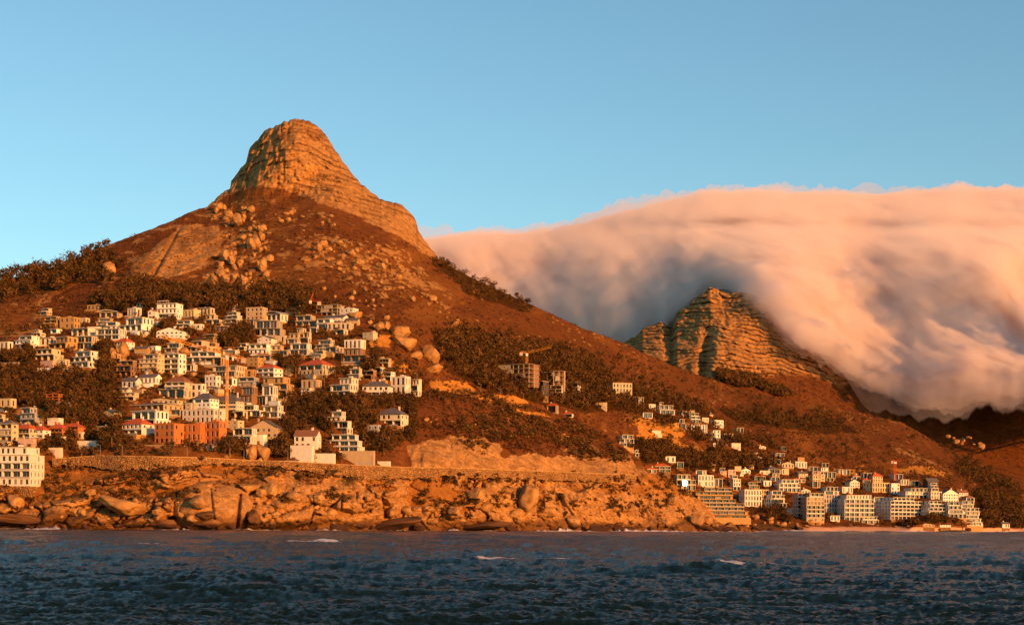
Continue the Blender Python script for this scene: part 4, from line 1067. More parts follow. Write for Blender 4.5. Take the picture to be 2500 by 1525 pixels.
# parked cars on the coastal road
def car(px, colr, label):
    root = bpy.data.objects.new('parked_car', None); COL.objects.link(root); root.location = road_pt(px, .45); tag(root, label, 'car', 'cars on the coastal road')
    m, nt, b = mat('car_paint'); b.inputs['Base Color'].default_value = (*colr, 1); b.inputs['Roughness'].default_value = .3
    s = MB(); pr = [(-2.1,.35),(-2.1,.8),(-1.3,.95),(-.8,1.42),(.9,1.42),(1.5,.98),(2.1,.85),(2.1,.35)]
    for (xa, za), (xb, zb) in zip(pr, pr[1:]+pr[:1]): s.quad((xa,-.85,za), (xb,-.85,zb), (xb,.85,zb), (xa,.85,za))
    for y in (-.85, .85): n = len(s.v); s.v += [(x, y, z) for x, z in pr]; s.f.append(tuple(range(n, n+8))); s.m.append(0)
    s.build('body', m, root); g = MB(); g.quad((-1.15,-.87,.95), (1.3,-.87,.95), (.85,-.87,1.34), (-.75,-.87,1.34)); g.build('side_window', M_glass, root)
    for x in (-1.3, 1.3):
        for y in (-.8, .8): w = MB(); w.tube((x,y-.1,.33), (x,y+.1,.33), .33, k=10); w.build('wheel', MW['k'], root)
car(751, (.05,.05,.06), 'small dark car parked before the white yard walls'); car(640, (.5,.5,.5), 'pale grey car on the road beside the square boulders'); car(886, (.45,.05,.03), 'small red car passing the cream garage wall')
# ------------------------------------------------------------------ boulders
def rock_material(name, a, b_, c):
    m, nt, b = mat(name); b.inputs['Specular IOR Level'].default_value = 0.05; v = coords(nt); n1 = noise(nt, v, .35, 5, .65); n2 = noise(nt, v, 2.0, 4, .7)
    o = N(nt, 'ShaderNodeObjectInfo')
    k = ramp(nt, n1, [(0.3, a), (0.5, b_), (0.75, c)]); k = mixc(nt, math_(nt, 'MULTIPLY', o.outputs['Random'], .35), k, a)
    k = mixc(nt, ramp(nt, n2, [(0.35, (.5,.5,.5)), (.5, (0,0,0))]), k, tuple(x*.5 for x in a))
    ge = N(nt, 'ShaderNodeNewGeometry'); sx = N(nt, 'ShaderNodeSeparateXYZ'); nt.links.new(ge.outputs['Position'], sx.inputs[0]); tz = math_(nt, 'ADD', sx.outputs[2], math_(nt, 'MULTIPLY', n1, -4.0))
    k = mixc(nt, ramp(nt, math_(nt, 'MULTIPLY', tz, .15), [(.12, (1,1,1)), (.62, (0,0,0))]), k, (0.055,0.028,0.018)); nt.links.new(k, b.inputs['Base Color']); bump(nt, mixc(nt, .5, n1, n2), b, .8, .35); return m
M_rock = rock_material('granite', (0.19,0.092,0.034), (0.39,0.203,0.068), (0.54,0.305,0.11))
M_wet = rock_material('wet_granite', (0.07,0.035,0.016), (0.14,0.068,0.028), (0.24,0.12,0.05))
def boulder_mesh(i, mt):
    bm = bmesh.new(); bmesh.ops.create_icosphere(bm, subdivisions=4, radius=1); V = np.array([v.co[:] for v in bm.verts]); r = np.random.RandomState(i)
    for k in range(12):                                             # planes cut flat faces, then wear
        n = r.normal(size=3); n /= np.linalg.norm(n); d = V@n; lim = r.uniform(.55, .85); V = V-np.outer(np.maximum(d-lim, 0)*.96, n)
    q = fbm(V[:,0]*1.3+i*7, V[:,1]*1.3+V[:,2]*1.1, 4, i)*.16+fbm(V[:,0]*3+V[:,2]*2.2, V[:,1]*3.1-V[:,2]*2, 4, i+5)*.10; V = V*(1+q[:,None])
    j = np.abs(fbm(V[:,0]*1.1+V[:,1], V[:,2]*.7+i, 2, i+9)); V = V*(1-.16*np.exp(-(j/.04)**2))[:,None]
    for v, c in zip(bm.verts, V): v.co = c
    me = bpy.data.meshes.new('boulder'); bm.to_mesh(me); bm.free(); me.materials.append(mt); me.polygons.foreach_set('use_smooth', np.ones(len(me.polygons), bool)); return me
RM = [boulder_mesh(i+1, M_rock) for i in range(8)]; WM = [boulder_mesh(i+20, M_wet) for i in range(5)]
BR = random.Random(5)
def boulder(px, py, wpx, hpx, label, group=None, mi=None, wet=False, rz=None, tilt=0, sink=.25):
    D = depth(px, py+hpx*.4); s = D/FOC; w, h = wpx*s/2, hpx*s/2; p = at(px, py, D-min(w, h)*(1-2*sink)+1)
    o = link('boulder', BR.choice(WM if wet else RM) if mi is None else RM[mi]); o.location = p; o.scale = (w*1.15, (w+h)*.55, h*1.15)
    o.rotation_euler = (BR.uniform(-.15, .15), R(tilt), BR.uniform(-.4, .4) if rz is None else rz); tag(o, label, 'boulder', group); return o
big = [(981,812,44,34,'rounded boulder on top of a bigger one above the last houses',10),(990,836,60,38,'huge smooth orange boulder supporting another on the slope',0),(1051,865,40,46,'tall egg shaped boulder at the right of the great boulders',12),
 (1012,868,36,22,'low boulder wedged between the two great ones',0),(1062,900,54,26,'flat tilted boulder below the egg shaped one',20),(868,769,38,20,'flat topped boulder right of the highest construction site',15),(903,787,14,12,'little round boulder at the left of the twin boulders',0),
 (925,797,30,24,'broad boulder, left of two touching ones above the striped house',0),(942,797,24,24,'cracked boulder, right of two touching ones above the striped house',5),(276,868,22,40,'left half of the split boulder under the red domed house',-12),
 (300,858,30,46,'right half of the split boulder under the red domed house',8),(452,857,24,20,'round orange boulder beneath the crane jib tip',0),(276,793,20,18,'pointed boulder left of the large modern house',0),(269,655,34,28,'lone pale boulder left of the great slab on the upper slope',-20),
 (942,1079,24,28,'upright boulder among trees under the lone pyramid roof house',0),(614,1105,28,40,'square cut boulder by the gate, left one',0),(642,1104,38,42,'square cut boulder by the gate, right one',0),(632,1126,16,18,'small orange boulder sitting on the road wall',0),
 (662,1197,40,34,'big pale block throwing a dark shadow right of the granite dome',0),(1165,1208,46,30,'large tabular boulder halfway up the middle coast slope',0),(1184,1236,44,26,'large rounded boulder below the tabular one',0),(1290,1218,56,80,'great leaning slab face on the middle coast',-22),
 (1340,1249,44,26,'split pale boulder at the foot of the great leaning slab',0),(1110,1250,34,20,'two pale blocks fused together above the shore',0),(995,1245,26,22,'square block standing over dark shore rocks',-10),(1703,1272,36,34,'tall pale boulder at the tip of the headland',-18),(1645,1222,26,24,'rounded boulder caught on the headland gully',30),
 (500,1256,50,20,'long low boulder at the foot of the granite dome',0),(620,1262,36,34,'round topped boulder beside the dark cleft',0),(400,1278,70,20,'broad low shore boulder streaked white with droppings, left',0),(500,1278,66,22,'broad low shore boulder streaked white with droppings, right',0),
 (1170,1283,150,22,'long whale backed shore rock in the middle',4),(940,1280,180,26,'long sloping shore rock left of the surf',6),(300,1235,120,44,'wide rounded granite hump on the left shore',-8),(60,1272,190,24,'long dark flat rock shelf at the left shore with seabirds',-2),(2290,1299,140,9,'low dark reef off the beach at right',1),(2352,1300,46,11,'orange rock at the end of the low reef',0)]
for x, y, w, h, lb, t in big: boulder(x, y, w, h, lb, None, tilt=-t, wet=('dark' in lb and 'shadow' not in lb and 'over' not in lb) or 'reef' in lb or 'long' in lb)
LM = [(60,1230,'left edge apartment block'),(190,1240,'dark shore shelf'),(300,1235,'wide granite hump'),(400,1262,'first droppings streaked rock'),(500,1270,'second droppings streaked rock'),(520,1200,'top of the granite dome'),(583,1250,'dark cleft'),
 (662,1200,'pale block with the dark shadow'),(740,1230,'first surf patch'),(860,1200,'lone coast tree'),(940,1275,'long sloping shore rock'),(1050,1280,'white surf cove'),(1165,1208,'tabular boulder'),(1170,1283,'whale backed rock'),(1290,1218,'leaning slab face'),(1340,1249,'split pale boulder'),
 (1450,1240,'orange cliff foot'),(1560,1250,'headland gully'),(1645,1222,'gully boulder'),(1703,1270,'tall headland tip boulder'),(1800,1270,'stepped brown apartments'),(1900,1270,'white flats garden'),(2000,1280,'tall pink block'),(2190,1285,'largest beachfront block'),(2290,1288,'offshore reef'),(2380,1285,'last stepped block'),
 (390,620,'great pale slab'),(560,525,'upper left rock cluster'),(600,560,'top of the rock tumble'),(620,620,'middle of the rock tumble'),(580,660,'rock pillars'),(560,705,'foot of the rock pillars'),(770,520,'small upper patch'),(690,545,'bare strip under the cliff'),(790,590,'head of the boulder slope'),
 (860,610,'pointed rock on the slope'),(900,660,'middle of the boulder slope'),(990,640,'right hand outcrop'),(1030,700,'right ridge outcrop'),(1080,760,'ridge line rocks'),(1130,800,'ridge line end'),(850,720,'foot of the boulder slope'),(900,760,'flat topped boulder'),(1040,1040,'ridge road bend'),(1200,1050,'orange rock face'),(1380,1060,'headland crest'),(2350,1075,'far right slope')]
BL = set()
def blabel(x, y, w, a, base):
    sz = 'small' if w < 12 else 'medium' if w < 22 else 'large' if w < 34 else 'huge'; sh = 'flat' if a < .45 else 'low' if a < .68 else 'blocky' if a < 1 else 'upright'
    for q in sorted(LM, key=lambda q: math.hypot(q[0]-x, (q[1]-y)*1.5)):
        dx, dy = x-q[0], y-q[1]; r = ('right of' if dx > 0 else 'left of') if abs(dx) > abs(dy)*1.2 else ('below' if dy > 0 else 'above')
        for ex in ('', 'tilted ', 'rounded ', 'rough '):
            c = sz+' '+sh+' '+ex+base+' just '+r+' the '+q[2]
            if c not in BL: BL.add(c); return c
def scatter(n, poly, w0, w1, asp, lb, gp, wet=False, tall=False, sink=.25):
    xs = [p[0] for p in poly]; ys = [p[1] for p in poly]; k = 0; tr = 0
    while k < n and tr < n*40:
        tr += 1; x, y = BR.uniform(min(xs), max(xs)), BR.uniform(min(ys), max(ys))
        if not bool(inpoly(np.array([x]), np.array([y]), poly)[0]): continue
        w = w0+(w1-w0)*BR.random()**2.2; a = BR.uniform(*asp); boulder(x, y, w, w*a, blabel(x, y, w, a, lb), gp, wet=wet, tilt=BR.uniform(-20, 20), sink=sink); k += 1
scatter(84, [(500,505),(610,500),(640,545),(662,620),(650,690),(600,712),(490,710),(505,650),(560,600),(600,560),(520,540)], 7, 26, (.7, 1.5), 'pale boulder', 'boulders right of the great slab')
scatter(44, [(735,560),(860,585),(1000,615),(1045,690),(1040,720),(950,745),(850,700),(745,650)], 6, 24, (.5, 1.1), 'pale boulder', 'boulders below the summit cliffs')
scatter(14, [(730,505),(810,515),(830,560),(750,540),(670,540),(660,520)], 6, 20, (.6, 1.1), 'orange boulder', 'upper patch boulders')
scatter(16, [(1000,700),(1050,705),(1140,800),(1150,825),(1090,790)], 6, 22, (.5, .9), 'ridge boulder', 'boulders down the right ridge')
scatter(12, [(770,700),(900,720),(960,790),(850,740)], 6, 16, (.6, 1), 'hillside boulder', 'boulders above the town')
scatter(90, [(0,1215),(200,1195),(420,1225),(700,1190),(960,1230),(1330,1240),(1560,1235),(1800,1275),(1830,1292),(1000,1288),(0,1286)], 12, 46, (.5, .85), 'granite block', 'shore blocks')
scatter(60, [(0,1270),(700,1274),(1500,1278),(1860,1285),(1860,1293),(700,1292),(0,1290)], 14, 60, (.28, .5), 'dark wet rock', 'waterline rocks', wet=True, sink=.2)
scatter(26, [(1780,1255),(2000,1275),(2040,1290),(1850,1292),(1700,1285)], 8, 24, (.5, .8), 'orange rock', 'rocks before the beach')
scatter(16, [(2160,1282),(2400,1284),(2400,1293),(2160,1291)], 6, 18, (.5, .7), 'sandy rock', 'beach rocks')
scatter(22, [(1000,1010),(1300,1030),(1480,1090),(1200,1060),(1000,1060)], 5, 13, (.6, 1), 'stone in scrub', 'near ridge stones')
scatter(10, [(2310,1060),(2390,1070),(2400,1090),(2330,1085)], 8, 22, (.5, .9), 'pale slope boulder', 'far right slope boulders')

# the 300 that show largest stay single; the rest lie as one scatter of stones
allb = sorted([o for o in COL.objects if o.name.split('.')[0] == 'boulder'], key=lambda o: -(o.scale[0]*o.scale[2])/o.location.y**2)
rest = [o for o in allb[296:] if o.get('group')]; VV, FF, MI, n_ = [], [], [], 0
for o in rest:
    me = o.data; v = np.empty(len(me.vertices)*3, np.float32); me.vertices.foreach_get('co', v); f = np.empty(len(me.polygons)*3, np.int32); me.polygons.foreach_get('vertices', f)
    M = np.array(Matrix.LocRotScale(o.location, o.rotation_euler, o.scale)); v = v.reshape(-1, 3)@M[:3,:3].T+M[:3,3]
    VV.append(v); FF.append(f.reshape(-1, 3)+n_); MI.append(np.full(len(f)//3, 1 if me.materials[0] == M_wet else 0)); n_ += len(v)
tag(link('loose_stones', fast_mesh('loose_stones', np.concatenate(VV), np.concatenate(FF), [M_rock, M_wet], True, mi=np.concatenate(MI))), 'countless small loose stones lying on the slopes and along the shore', 'stones', kind='stuff')
for o in rest: bpy.data.objects.remove(o)
# the one window that throws the sun back at the camera
def glint(px, py, w, label):
    d = depth(px, 1196)-9; p = at(px, py, d); n = ((Vector((0,0,CAMH))-p).normalized()+sun_dir).normalized(); u = n.cross(Vector((0,0,1))).normalized(); v = u.cross(n)
    m, nt, b = mat('mirror_glass'); b.inputs['Metallic'].default_value = 1.0; b.inputs['Roughness'].default_value = 0.13; b.inputs['Base Color'].default_value = (.8,.8,.8,1)
    root = bpy.data.objects.new('roof_window', None); COL.objects.link(root); root.location = p; tag(root, label, 'window')
    g = MB(); A = [tuple(u*a*w+v*c*w) for a, c in ((-.5,-.6),(.5,-.6),(.5,.6),(-.5,.6))]; g.quad(*A); g.build('pane', m, root)
    f = MB()
    for i in range(4): f.tube(A[i], A[(i+1) % 4], .18, k=4)
    f.build('frame', M_rail, root)
glint(1672, 1178, 4.2, 'open tilted window flashing the low sun behind the headland')
# ------------------------------------------------------------------ plants
def leafm(name, a, b_, c, sc=0.12):
    m, nt, b = mat(name); v = coords(nt); n = noise(nt, v, sc, 3, .6); n2 = noise(nt, v, 1.1, 2, .6)
    g = N(nt, 'ShaderNodeNewGeometry'); o = N(nt, 'ShaderNodeObjectInfo')
    k = ramp(nt, math_(nt, 'ADD', math_(nt, 'MULTIPLY', n, .75), math_(nt, 'MULTIPLY', n2, .25)), [(0.36, a), (0.5, b_), (0.66, c)])
    k = mixc(nt, math_(nt, 'MULTIPLY', o.outputs['Random'], .4), k, a)
    nt.links.new(k, b.inputs['Base Color']); b.inputs['Specular IOR Level'].default_value = 0; return m
M_leaf = leafm('dark_foliage', (0.034,0.022,0.009), (0.105,0.055,0.018), (0.26,0.125,0.038))
M_scrub = leafm('dry_scrub', (0.050,0.023,0.010), (0.13,0.052,0.020), (0.25,0.10,0.036), 0.03)
M_palm = leafm('palm_fronds', (0.045,0.035,0.010), (0.09,0.06,0.018), (0.16,0.09,0.028))
m_, nt_, b_ = mat('bark'); b_.inputs['Base Color'].default_value = (0.16,0.09,0.05,1); M_bark = m_
def depth_v(T, px, py):
    pxs, PY, D = T; i = np.clip(np.round((px-pxs[0])/(pxs[1]-pxs[0])).astype(int), 0, len(pxs)-1)
    t = (PY[0,i]-py)/(PY[0,i]-PY[-1,i]); r = np.clip(np.round(t*(D.shape[0]-1)).astype(int), 0, D.shape[0]-1)
    return D[r, i], t
HB = np.array([h[:4] for h in HOUSES])
def place(n, poly, rs, margin=2.0, low=1.5):
    """ground points seen inside a polygon of the photograph"""
    P = np.array(poly); lo, hi = P.min(0), P.max(0); px = rs.uniform(lo[0], hi[0], n); py = rs.uniform(lo[1], hi[1], n)
    wx = fbm(px/30, py/22, 4, 900, .6)*30
    k = inpoly(px+wx+rs.normal(size=n)*7, py+wx*.6+rs.normal(size=n)*5, poly) & (fbm(px/26, py/14, 3, 901) > -.42+rs.rand(n)*.25); px, py = px[k], py[k]
    j = (px > 960) & (px < 1850) & (py > J_HEAD(px)+1)
    dm, tm = depth_v(TM, px, py); dh, th = depth_v(TH, px, py); d = np.where(j, dh, dm); k = np.where(j, 1, tm) > .0; k &= (tm < 1) | j
    for x0, x1, t0, b0 in HB:
        k &= ~((px > x0-margin) & (px < x1+margin) & (py > t0+6) & (py < b0+low))
    px, py, d = px[k], py[k], d[k]
    X, Y, Z = wpt(px, py, d); return np.stack([X, Y, Z], -1), px, py
def blob(rs, n, r, h, s, low=0.0, flat=.0):
    """n leaf sized triangles spread through a lumpy crown of radius r and height h"""
    c = rs.normal(size=(max(3, n//14), 3)); c /= np.linalg.norm(c, axis=1)[:,None]; c *= rs.uniform(.3, .75, (len(c), 1))
    q = rs.normal(size=(n, 3)); q /= np.linalg.norm(q, axis=1)[:,None]; q *= rs.uniform(.25, .5, (n, 1)); p = c[rs.randint(len(c), size=n)]+q
    p[:,2] = p[:,2]*.5+.5; p *= (r, r, h); p[:,2] += low
    tr = rs.normal(size=(n, 3, 3))*s*.62; return (p[:,None]+tr)
def spread(name, pts, rs, protos, s0, s1, m, trunks=False):
    n = len(pts); out = []; sc = rs.uniform(s0, s1, n)*rs.uniform(.75, 1.15, n); ang = rs.uniform(0, 6.28, n); pi = rs.randint(len(protos), size=n)
    for k, p in enumerate(protos):
        idx = np.where(pi == k)[0]
        if not len(idx): continue
        c, s = np.cos(ang[idx])[:,None,None], np.sin(ang[idx])[:,None,None]; q = p[None]
        X = (q[...,0]*c-q[...,1]*s); Y = (q[...,0]*s+q[...,1]*c); V = np.stack([X, Y, np.broadcast_to(q[...,2], X.shape)], -1)*sc[idx][:,None,None,None]+pts[idx][:,None,None,:]
        out.append(V.reshape(-1, 3))
    V = np.concatenate(out); me = fast_mesh(name, V, np.arange(len(V)).reshape(-1, 3), [m]); return link(name, me)
rs = np.random.RandomState(3)
tree_p = [blob(rs, 70, .5, .85, .12, .18) for _ in range(6)]
bush_p = [blob(rs, 26, .6, .75, .26) for _ in range(6)]
scr_p = [blob(rs, 7, .6, .55, .42) for _ in range(6)]
# woods: nobody could count these crowns
W = []
for p, n in zip(P_WOOD, (1100, 1250, 300, 2000, 300, 420, 600, 700)): W.append(place(n*2, p, rs)[0])
EX = [[(1060,800),(1200,820),(1330,860),(1480,900),(1560,935),(1500,960),(1200,870),(1080,840)],[(1500,1090),(1700,1110),(1900,1135),(1840,1150),(1620,1130)],[(1640,1030),(1760,1060),(1850,1090),(1800,1100),(1700,1080)]]
for p in EX: W.append(place(700, p, rs)[0])
q, px, py = place(4600, [(1150,800),(1500,870),(1660,910),(1930,985),(2200,1045),(2420,1160),(2500,1210),(2380,1170),(2100,1125),(1800,1100),(1500,990),(1250,850)], rs); W.append(q[fbm(q[:,0]/70, q[:,1]/110, 4, 288) > -.05+rs.rand(len(px))*.3])
def place_far(n, poly):
    P = np.array(poly); lo, hi = P.min(0), P.max(0); px = rs.uniform(lo[0], hi[0], n); py = rs.uniform(lo[1], hi[1], n); k = inpoly(px, py, poly); px, py = px[k], py[k]
    d, t_ = depth_v(TB, px, py); k = (t_ > 0) & (t_ < 1); return np.stack(wpt(px[k], py[k], d[k]), -1)
FW = [place_far(900, p) for p in ([(1788,932),(1798,922),(1850,930),(1854,948),(1800,948)],[(1752,915),(1775,918),(1790,930),(1780,940),(1756,930)],[(1858,946),(1900,955),(1935,972),(1900,970),(1862,956)])]
W = np.concatenate(W)
tag(spread('far_plantation', np.concatenate(FW), rs, tree_p, 14, 22, M_leaf), 'dark square tree plantation on the foot of the far mountain', 'woodland', kind='stuff')
tag(spread('woodland', W, rs, tree_p, 5, 13, M_leaf), 'dark pine and gum woods on the slopes behind the houses', 'woodland', kind='stuff')
TW = [[(-60,890),(130,903),(280,925),(300,985),(240,1040),(100,1030),(40,1000),(-60,960)],[(690,960),(900,960),(960,985),(905,1040),(880,1100),(840,1040),(790,1060),(780,1000),(700,1075),(680,1000)],
 [(215,850),(275,850),(280,910),(210,900)],[(370,770),(480,785),(470,830),(390,830)],[(520,800),(625,790),(615,850),(530,855)],[(870,985),(1010,980),(1010,1060),(950,1110),(885,1105)],[(100,1050),(300,1030),(290,1090),(100,1110)],
 [(540,1050),(590,1060),(600,1110),(500,1095)],[(670,1050),(712,1060),(705,1120),(660,1110)],[(0,860),(60,850),(90,890),(0,900)],[(640,850),(730,860),(720,930),(690,930)],[(880,880),(950,885),(930,925),(880,915)],
 [(1480,950),(1560,990),(1660,1030),(1640,1045),(1540,1010)],[(1540,1090),(1640,1100),(1700,1130),(1600,1130)],[(2380,1195),(2500,1230),(2500,1292),(2400,1292)],[(2180,1255),(2330,1262),(2350,1282),(2180,1278)],[(1880,1245),(1960,1262),(2030,1280),(1950,1275),(1860,1262)]]
W = np.concatenate([place(1300, p, rs, 2, 13)[0] for p in TW])
tag(spread('garden_trees', W, rs, tree_p, 5, 9, M_leaf), 'thick dark garden trees filling the gaps between the houses', 'trees', kind='stuff')
TOWN = [[(-100,880),(100,785),(240,750),(400,735),(860,745),(905,850),(1030,900),(1035,990),(960,1118),(500,1100),(100,1112),(-100,1100)],[(1180,880),(1420,910),(1600,985),(1800,1060),(1700,1120),(1480,1000),(1280,985)],[(1560,1120),(1900,1090),(2100,1130),(2380,1170),(2420,1285),(2050,1282),(1840,1262),(1640,1200)]]
W = [place(n, p, rs, 1, 3)[0] for p, n in zip(TOWN, (9000, 2600, 5200))]
q, px, py = place(15000, [(1150,790),(1500,860),(1660,905),(1930,980),(2200,1035),(2420,1155),(2500,1200),(2500,1290),(2380,1170),(2100,1125),(1800,1100),(1500,990),(1250,850)], rs, 0); k = fbm(q[:,0]/60, q[:,1]/90, 4, 88) > -.28+rs.rand(len(px))*.4; W.append(q[k])
q, px, py = place(4200, [(960,960),(1150,955),(1400,1025),(1550,1130),(1300,1100),(1000,1070)], rs, 0); k = fbm(q[:,0]/22, q[:,2]/14, 3, 89) > 0; W.append(q[k])
q, px, py = place(3600, [(0,1140),(960,1165),(1560,1168),(1760,1255),(1500,1262),(900,1240),(0,1215)], rs, 0); k = fbm(q[:,0]/18, q[:,2]/9, 4, 86) > .12; W.append(q[k])
q, px, py = place(2600, [(120,1128),(300,1136),(500,1128),(760,1148),(880,1164),(1230,1164),(1540,1168),(1540,1182),(1000,1178),(760,1166),(500,1142),(120,1144)], rs, 0); W.append(q[rs.rand(len(px)) < .6])
q, px, py = place(2500, [(-50,700),(300,640),(700,700),(1000,740),(1150,850),(900,830),(400,745),(-50,820)], rs, 0); k = fbm(q[:,0]/26, q[:,2]/14, 3, 87) > .08; W.append(q[k])
W = np.concatenate(W)
tag(spread('garden_shrubs', W, rs, bush_p, 1.8, 4.6, M_leaf), 'dark garden shrubs and hedges around the hillside houses', 'shrubs', kind='stuff')
SL = [[(-300,800),(-300,700),(0,668),(284,580),(500,495),(640,450),(800,480),(1060,630),(1304,745),(1656,895),(1931,970),(2200,1030),(2500,1195),(2500,1290),(1900,1270),(1560,1125),(1000,930),(900,740),(0,900)],
 [(930,920),(1150,940),(1400,1020),(1560,1120),(1500,1130),(960,1090)],[(-100,1130),(960,1160),(1560,1160),(1760,1250),(1700,1270),(900,1262),(-100,1240)]]
W = []
for p, n, lim in zip(SL, (76000, 11000, 7000), (0, 0, .12)):
    q, px, py = place(n, p, rs, 0); k = ~inpoly(px, py, P_CLIFF) & ~inpoly(px, py, P_SLAB)
    k &= ~((py > 1165) & (fbm(q[:,0]/38+5, q[:,2]/18, 4, 4)-(py-1195)/200 < .05) & (px < 1560))
    for pp in P_SOIL+P_HROCK[:1]: k &= ~inpoly(px, py, pp) | (rs.rand(len(px)) < .12)
    k &= fbm(q[:,0]/35, q[:,2]/22, 4, 77) > -.25+rs.rand(len(px))*.3-.1
    W.append(q[k])
W = np.concatenate(W)
FS = place_far(9000, [(1560,880),(1720,930),(1900,905),(2050,930),(2300,1030),(2500,1080),(2500,1150),(2100,1020),(1800,960)])
FS = np.concatenate([FS]); tag(spread('far_scrub', FS, rs, scr_p, 3, 7, M_scrub), 'scrub dotting the lower slopes of the far mountain', 'scrub', kind='stuff')
tag(spread('scrub', W, rs, scr_p, 1.0, 3.2, M_scrub), 'dry reddish brown mountain scrub covering the slopes', 'scrub', kind='stuff')
# trees one can tell apart
def tree_proto(kind, seed):
    r = np.random.RandomState(seed); root = bpy.data.objects.new({'palm': 'palm_tree', 'cyp': 'cypress_tree', 'pine': 'umbrella_pine'}.get(kind, 'tree'), None); COL.objects.link(root)
    tb = MB(); L = [Vector((0,0,-.06))]
    if kind == 'palm':
        tb.tube((0,0,-.06), (.01,0,.3), .045, .035); tb.tube((.01,0,.3), (0,.01,.66), .035, .042); tb.build('trunk', M_bark, root); cr_ = MB()
        for i in range(44):
            a = r.uniform(0, 6.28); up = r.uniform(-.3, 1.2); u = Vector((math.cos(a), math.sin(a), 0)); w = Vector((-u.y, u.x, 0)); p = Vector((0,.01,.66)); pl = None
            for j in range(6):
                f = j/5; c = p+u*(.36*f*math.cos(up*.5))+Vector((0,0,.24*math.sin(up)*f*1.3-.30*f*f)); hw = .03*(1-f*.75)
                q = (tuple(c-w*hw-Vector((0,0,hw*.8))), tuple(c), tuple(c+w*hw-Vector((0,0,hw*.8))))
                if pl: cr_.quad(pl[0], pl[1], q[1], q[0]); cr_.quad(pl[1], pl[2], q[2], q[1])
                pl = q
        cr_.build('crown', M_palm, root); return root
    if kind == 'cyp': tb.tube((0,0,-.06), (0,0,.5), .03, .015); T = blob(r, 200, .13, 1.0, .035, .04); T[...,:2] *= np.clip(1.25-T[...,2:3], .15, 1)
    elif kind == 'pine':
        tb.tube((0,0,-.06), (.02,0,.62), .03, .02)
        for i in range(5): a = i*1.3; tb.tube((.015,0,.45+.03*i), (.3*math.cos(a), .3*math.sin(a), .8), .015, .007)
        T = blob(r, 240, .5, .22, .045, .74)
    else:
        tb.tube((0,0,-.06), (0,.01,.35), .04, .028)
        for i in range(5): a = i*1.3+seed; tb.tube((0,.01,.22+.03*i), (.28*math.cos(a), .28*math.sin(a), .62), .02, .008)
        T = blob(r, 330, .52 if kind == 'tree' else .62, .78 if kind == 'tree' else .85, .05, .18 if kind == 'tree' else .03)
    tb.build('trunk', M_bark, root); V = T.reshape(-1, 3); link('crown', fast_mesh('crown', V, np.arange(len(V)).reshape(-1, 3), [M_leaf]), root); return root
PROT = {k: [tree_proto(k, 40+i) for i in range(c)] for k, c in (('tree', 4), ('bush', 3), ('palm', 2), ('cyp', 1), ('pine', 2))}
USED = set(); PN = {'tree': 'tree', 'bush': 'round bushy tree', 'palm': 'palm tree', 'cyp': 'slim dark cypress', 'pine': 'flat topped pine'}; LBL = set()
TR = random.Random(9)
def tree(kind, px, py, hpx, label=None, group='trees among the houses'):
    i = TR.randrange(len(PROT[kind])); p = PROT[kind][i]
    D = depth(px, py)-.5; X, Y, Z = (float(a) for a in wpt(px, py, D))
    o = p if (kind, i) not in USED else copy_tree(p); USED.add((kind, i))
    h = hpx*D/FOC; o.location = (X, Y, Z); o.scale = (h*TR.uniform(.85, 1.2), h*TR.uniform(.85, 1.15), h); o.rotation_euler.z = TR.uniform(0, 6.28)
    if label is None:
        b = sorted(HOUSES, key=lambda q: math.hypot((q[0]+q[1])/2-px, q[3]-py))
        rel = lambda q: ('left of the ' if px < q[0]+(q[1]-q[0])*.2 else 'right of the ' if px > q[1]-(q[1]-q[0])*.2 else ('in front of the ' if py > q[3]-2 else 'behind the '))
        for q in b[:6]:
            for ad in (('dark ', 'tall ') if hpx > 20 else ('small ', 'low ')):
                cand = ' '.join((ad+PN[kind]+' '+rel(q)+q[4]).split()[:16])
                if cand not in LBL: label = cand; break
            if label: break
    LBL.add(label); tag(o, label, 'palm' if kind == 'palm' else 'tree', group)
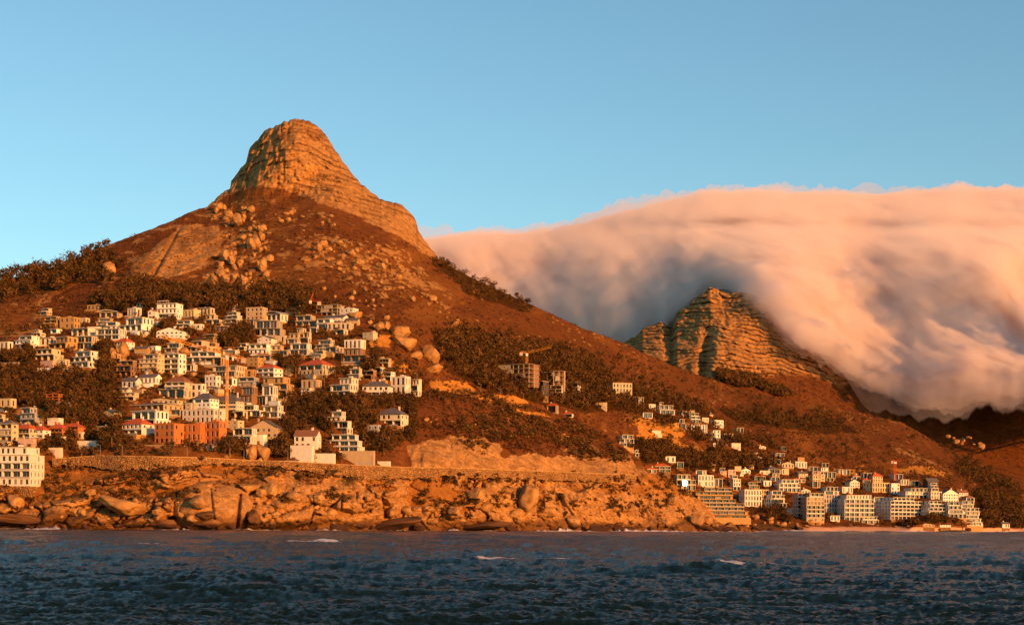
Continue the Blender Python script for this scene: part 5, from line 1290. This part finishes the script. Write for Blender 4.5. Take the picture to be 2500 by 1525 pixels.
sp = [('bush',199,1118,44,'perfectly round dark tree standing beside the road'),('bush',414,1118,44,'round black green tree above the stone road wall'),('bush',560,1112,62,'wide triangular dark tree clump left of the square boulders'),('bush',607,1092,26,'small round tree by the white gate wall'),
 ('bush',937,1106,72,'big domed tree covering the terraces of the lone pyramid roof house'),('bush',905,1132,30,'low spreading tree behind the cream garage wall'),('tree',862,1196,46,'lone bushy tree growing on the coast slope under the road wall'),('tree',834,1128,28,'round tree at the bend beside the garage wall'),
 ('tree',765,1128,22,'small dark tree inside the white yard wall'),('palm',272,1096,50,'large palm with drooping fronds just above the road'),('palm',289,985,44,'tall orange lit palm in the middle of the dark gardens'),('palm',232,962,34,'palm with a red lit crown left of the tall garden palm'),
 ('palm',105,1040,46,'palm rising behind the red roofed row'),('palm',178,1022,36,'left one of two feathery palms behind the orange house'),('palm',206,1022,38,'right one of two feathery palms behind the orange house'),('palm',290,1022,32,'palm above the bright pyramid roof house'),
 ('palm',703,925,52,'broad palm left of the broad cream villa'),('palm',722,920,40,'slimmer palm touching the broad cream villa'),('palm',818,922,38,'palm at the right of the broad cream villa'),('palm',833,884,30,'palm in front of the dark striped house'),('palm',643,1030,36,'palm before the house of thin roof slabs'),('palm',331,775,18,'palm before the plain white cube house'),
 ('palm',634,862,20,'palm beside the blue grey gable'),('palm',744,943,30,'thin palm on a pale trunk above the small cream box'),('palm',396,948,30,'shaggy palm right of the white cottages'),('cyp',763,930,42,'left one of two cypresses before the broad cream villa'),('cyp',792,942,50,'right one of two cypresses before the broad cream villa'),
 ('cyp',717,990,44,'cypress at the edge of the dark wood'),('cyp',846,960,36,'cypress right of the white and brick house'),('tree',428,778,26,'dense round tree in front of the highest white villa'),('tree',497,790,34,'thick dark tree between the cream house and the chimney house'),('tree',318,830,24,'dark tree under the large modern house'),
 ('tree',930,930,36,'spreading tree over the brown veranda house'),('bush',2152,1272,30,'thick tree before the grey shaded side of the largest beachfront block'),('tree',1895,1254,40,'dark round tree in front of the white flats'),('bush',1770,1186,18,'round tree beside the slim white tower'),('tree',1855,1176,26,'dark tree under the dark red roof'),
 ('bush',2072,1282,16,'low domed tree at the foot of the white beachfront block'),('tree',2350,1290,28,'dark tree between the last beach blocks'),('tree',2275,1282,28,'leafy tree in front of the pale stepped flats')]
for a in sp: tree(*a[:4], a[4])
for i, (x, y, h) in enumerate([(8,690,34),(32,688,30),(58,686,26),(92,676,22),(118,664,20),(150,655,18),(172,648,14),(200,640,12)]):
    tree('pine', x, y, h, ['spreading pine at the far left end of the skyline','second skyline pine from the left edge','pine with a broad dark top on the left skyline','pine at the foot of the left skyline row','pine in the middle of the left skyline row','small pine above the skyline wood','smaller pine where the skyline wood thins out','last tiny pine of the left skyline row'][i], 'skyline pines')
k = 0; tr_ = 0
while k < 150 and tr_ < 4000:
    tr_ += 1; pl = TOWN[TR.choice((0,0,0,1,2))]; xs = [p[0] for p in pl]; ys = [p[1] for p in pl]; x, y = TR.uniform(max(0, min(xs)), max(xs)), TR.uniform(min(ys), max(ys))
    if not bool(inpoly(np.array([x]), np.array([y]), pl)[0]): continue
    h = TR.uniform(15, 34)*(1 if x < 1100 else .62); w = h*.5; bad = 0
    for x0, x1, t0, b0 in HB:
        ox = min(x1, x+w)-max(x0, x-w); oy = min(b0, y)-max(t0, y-h)
        if ox > 0 and oy > 0 and (y > t0+4): bad = max(bad, ox*oy/((x1-x0)*(b0-t0)), 1.0 if (y < b0 and x0 < x < x1) else 0)
    if bad > .16: continue
    tree(TR.choice(('tree','tree','tree','bush')), x, y, h); k += 1
for k_, l in PROT.items():
    for i, p in enumerate(l):
        if (k_, i) not in USED:
            for c in list(p.children): bpy.data.objects.remove(c)
            bpy.data.objects.remove(p)
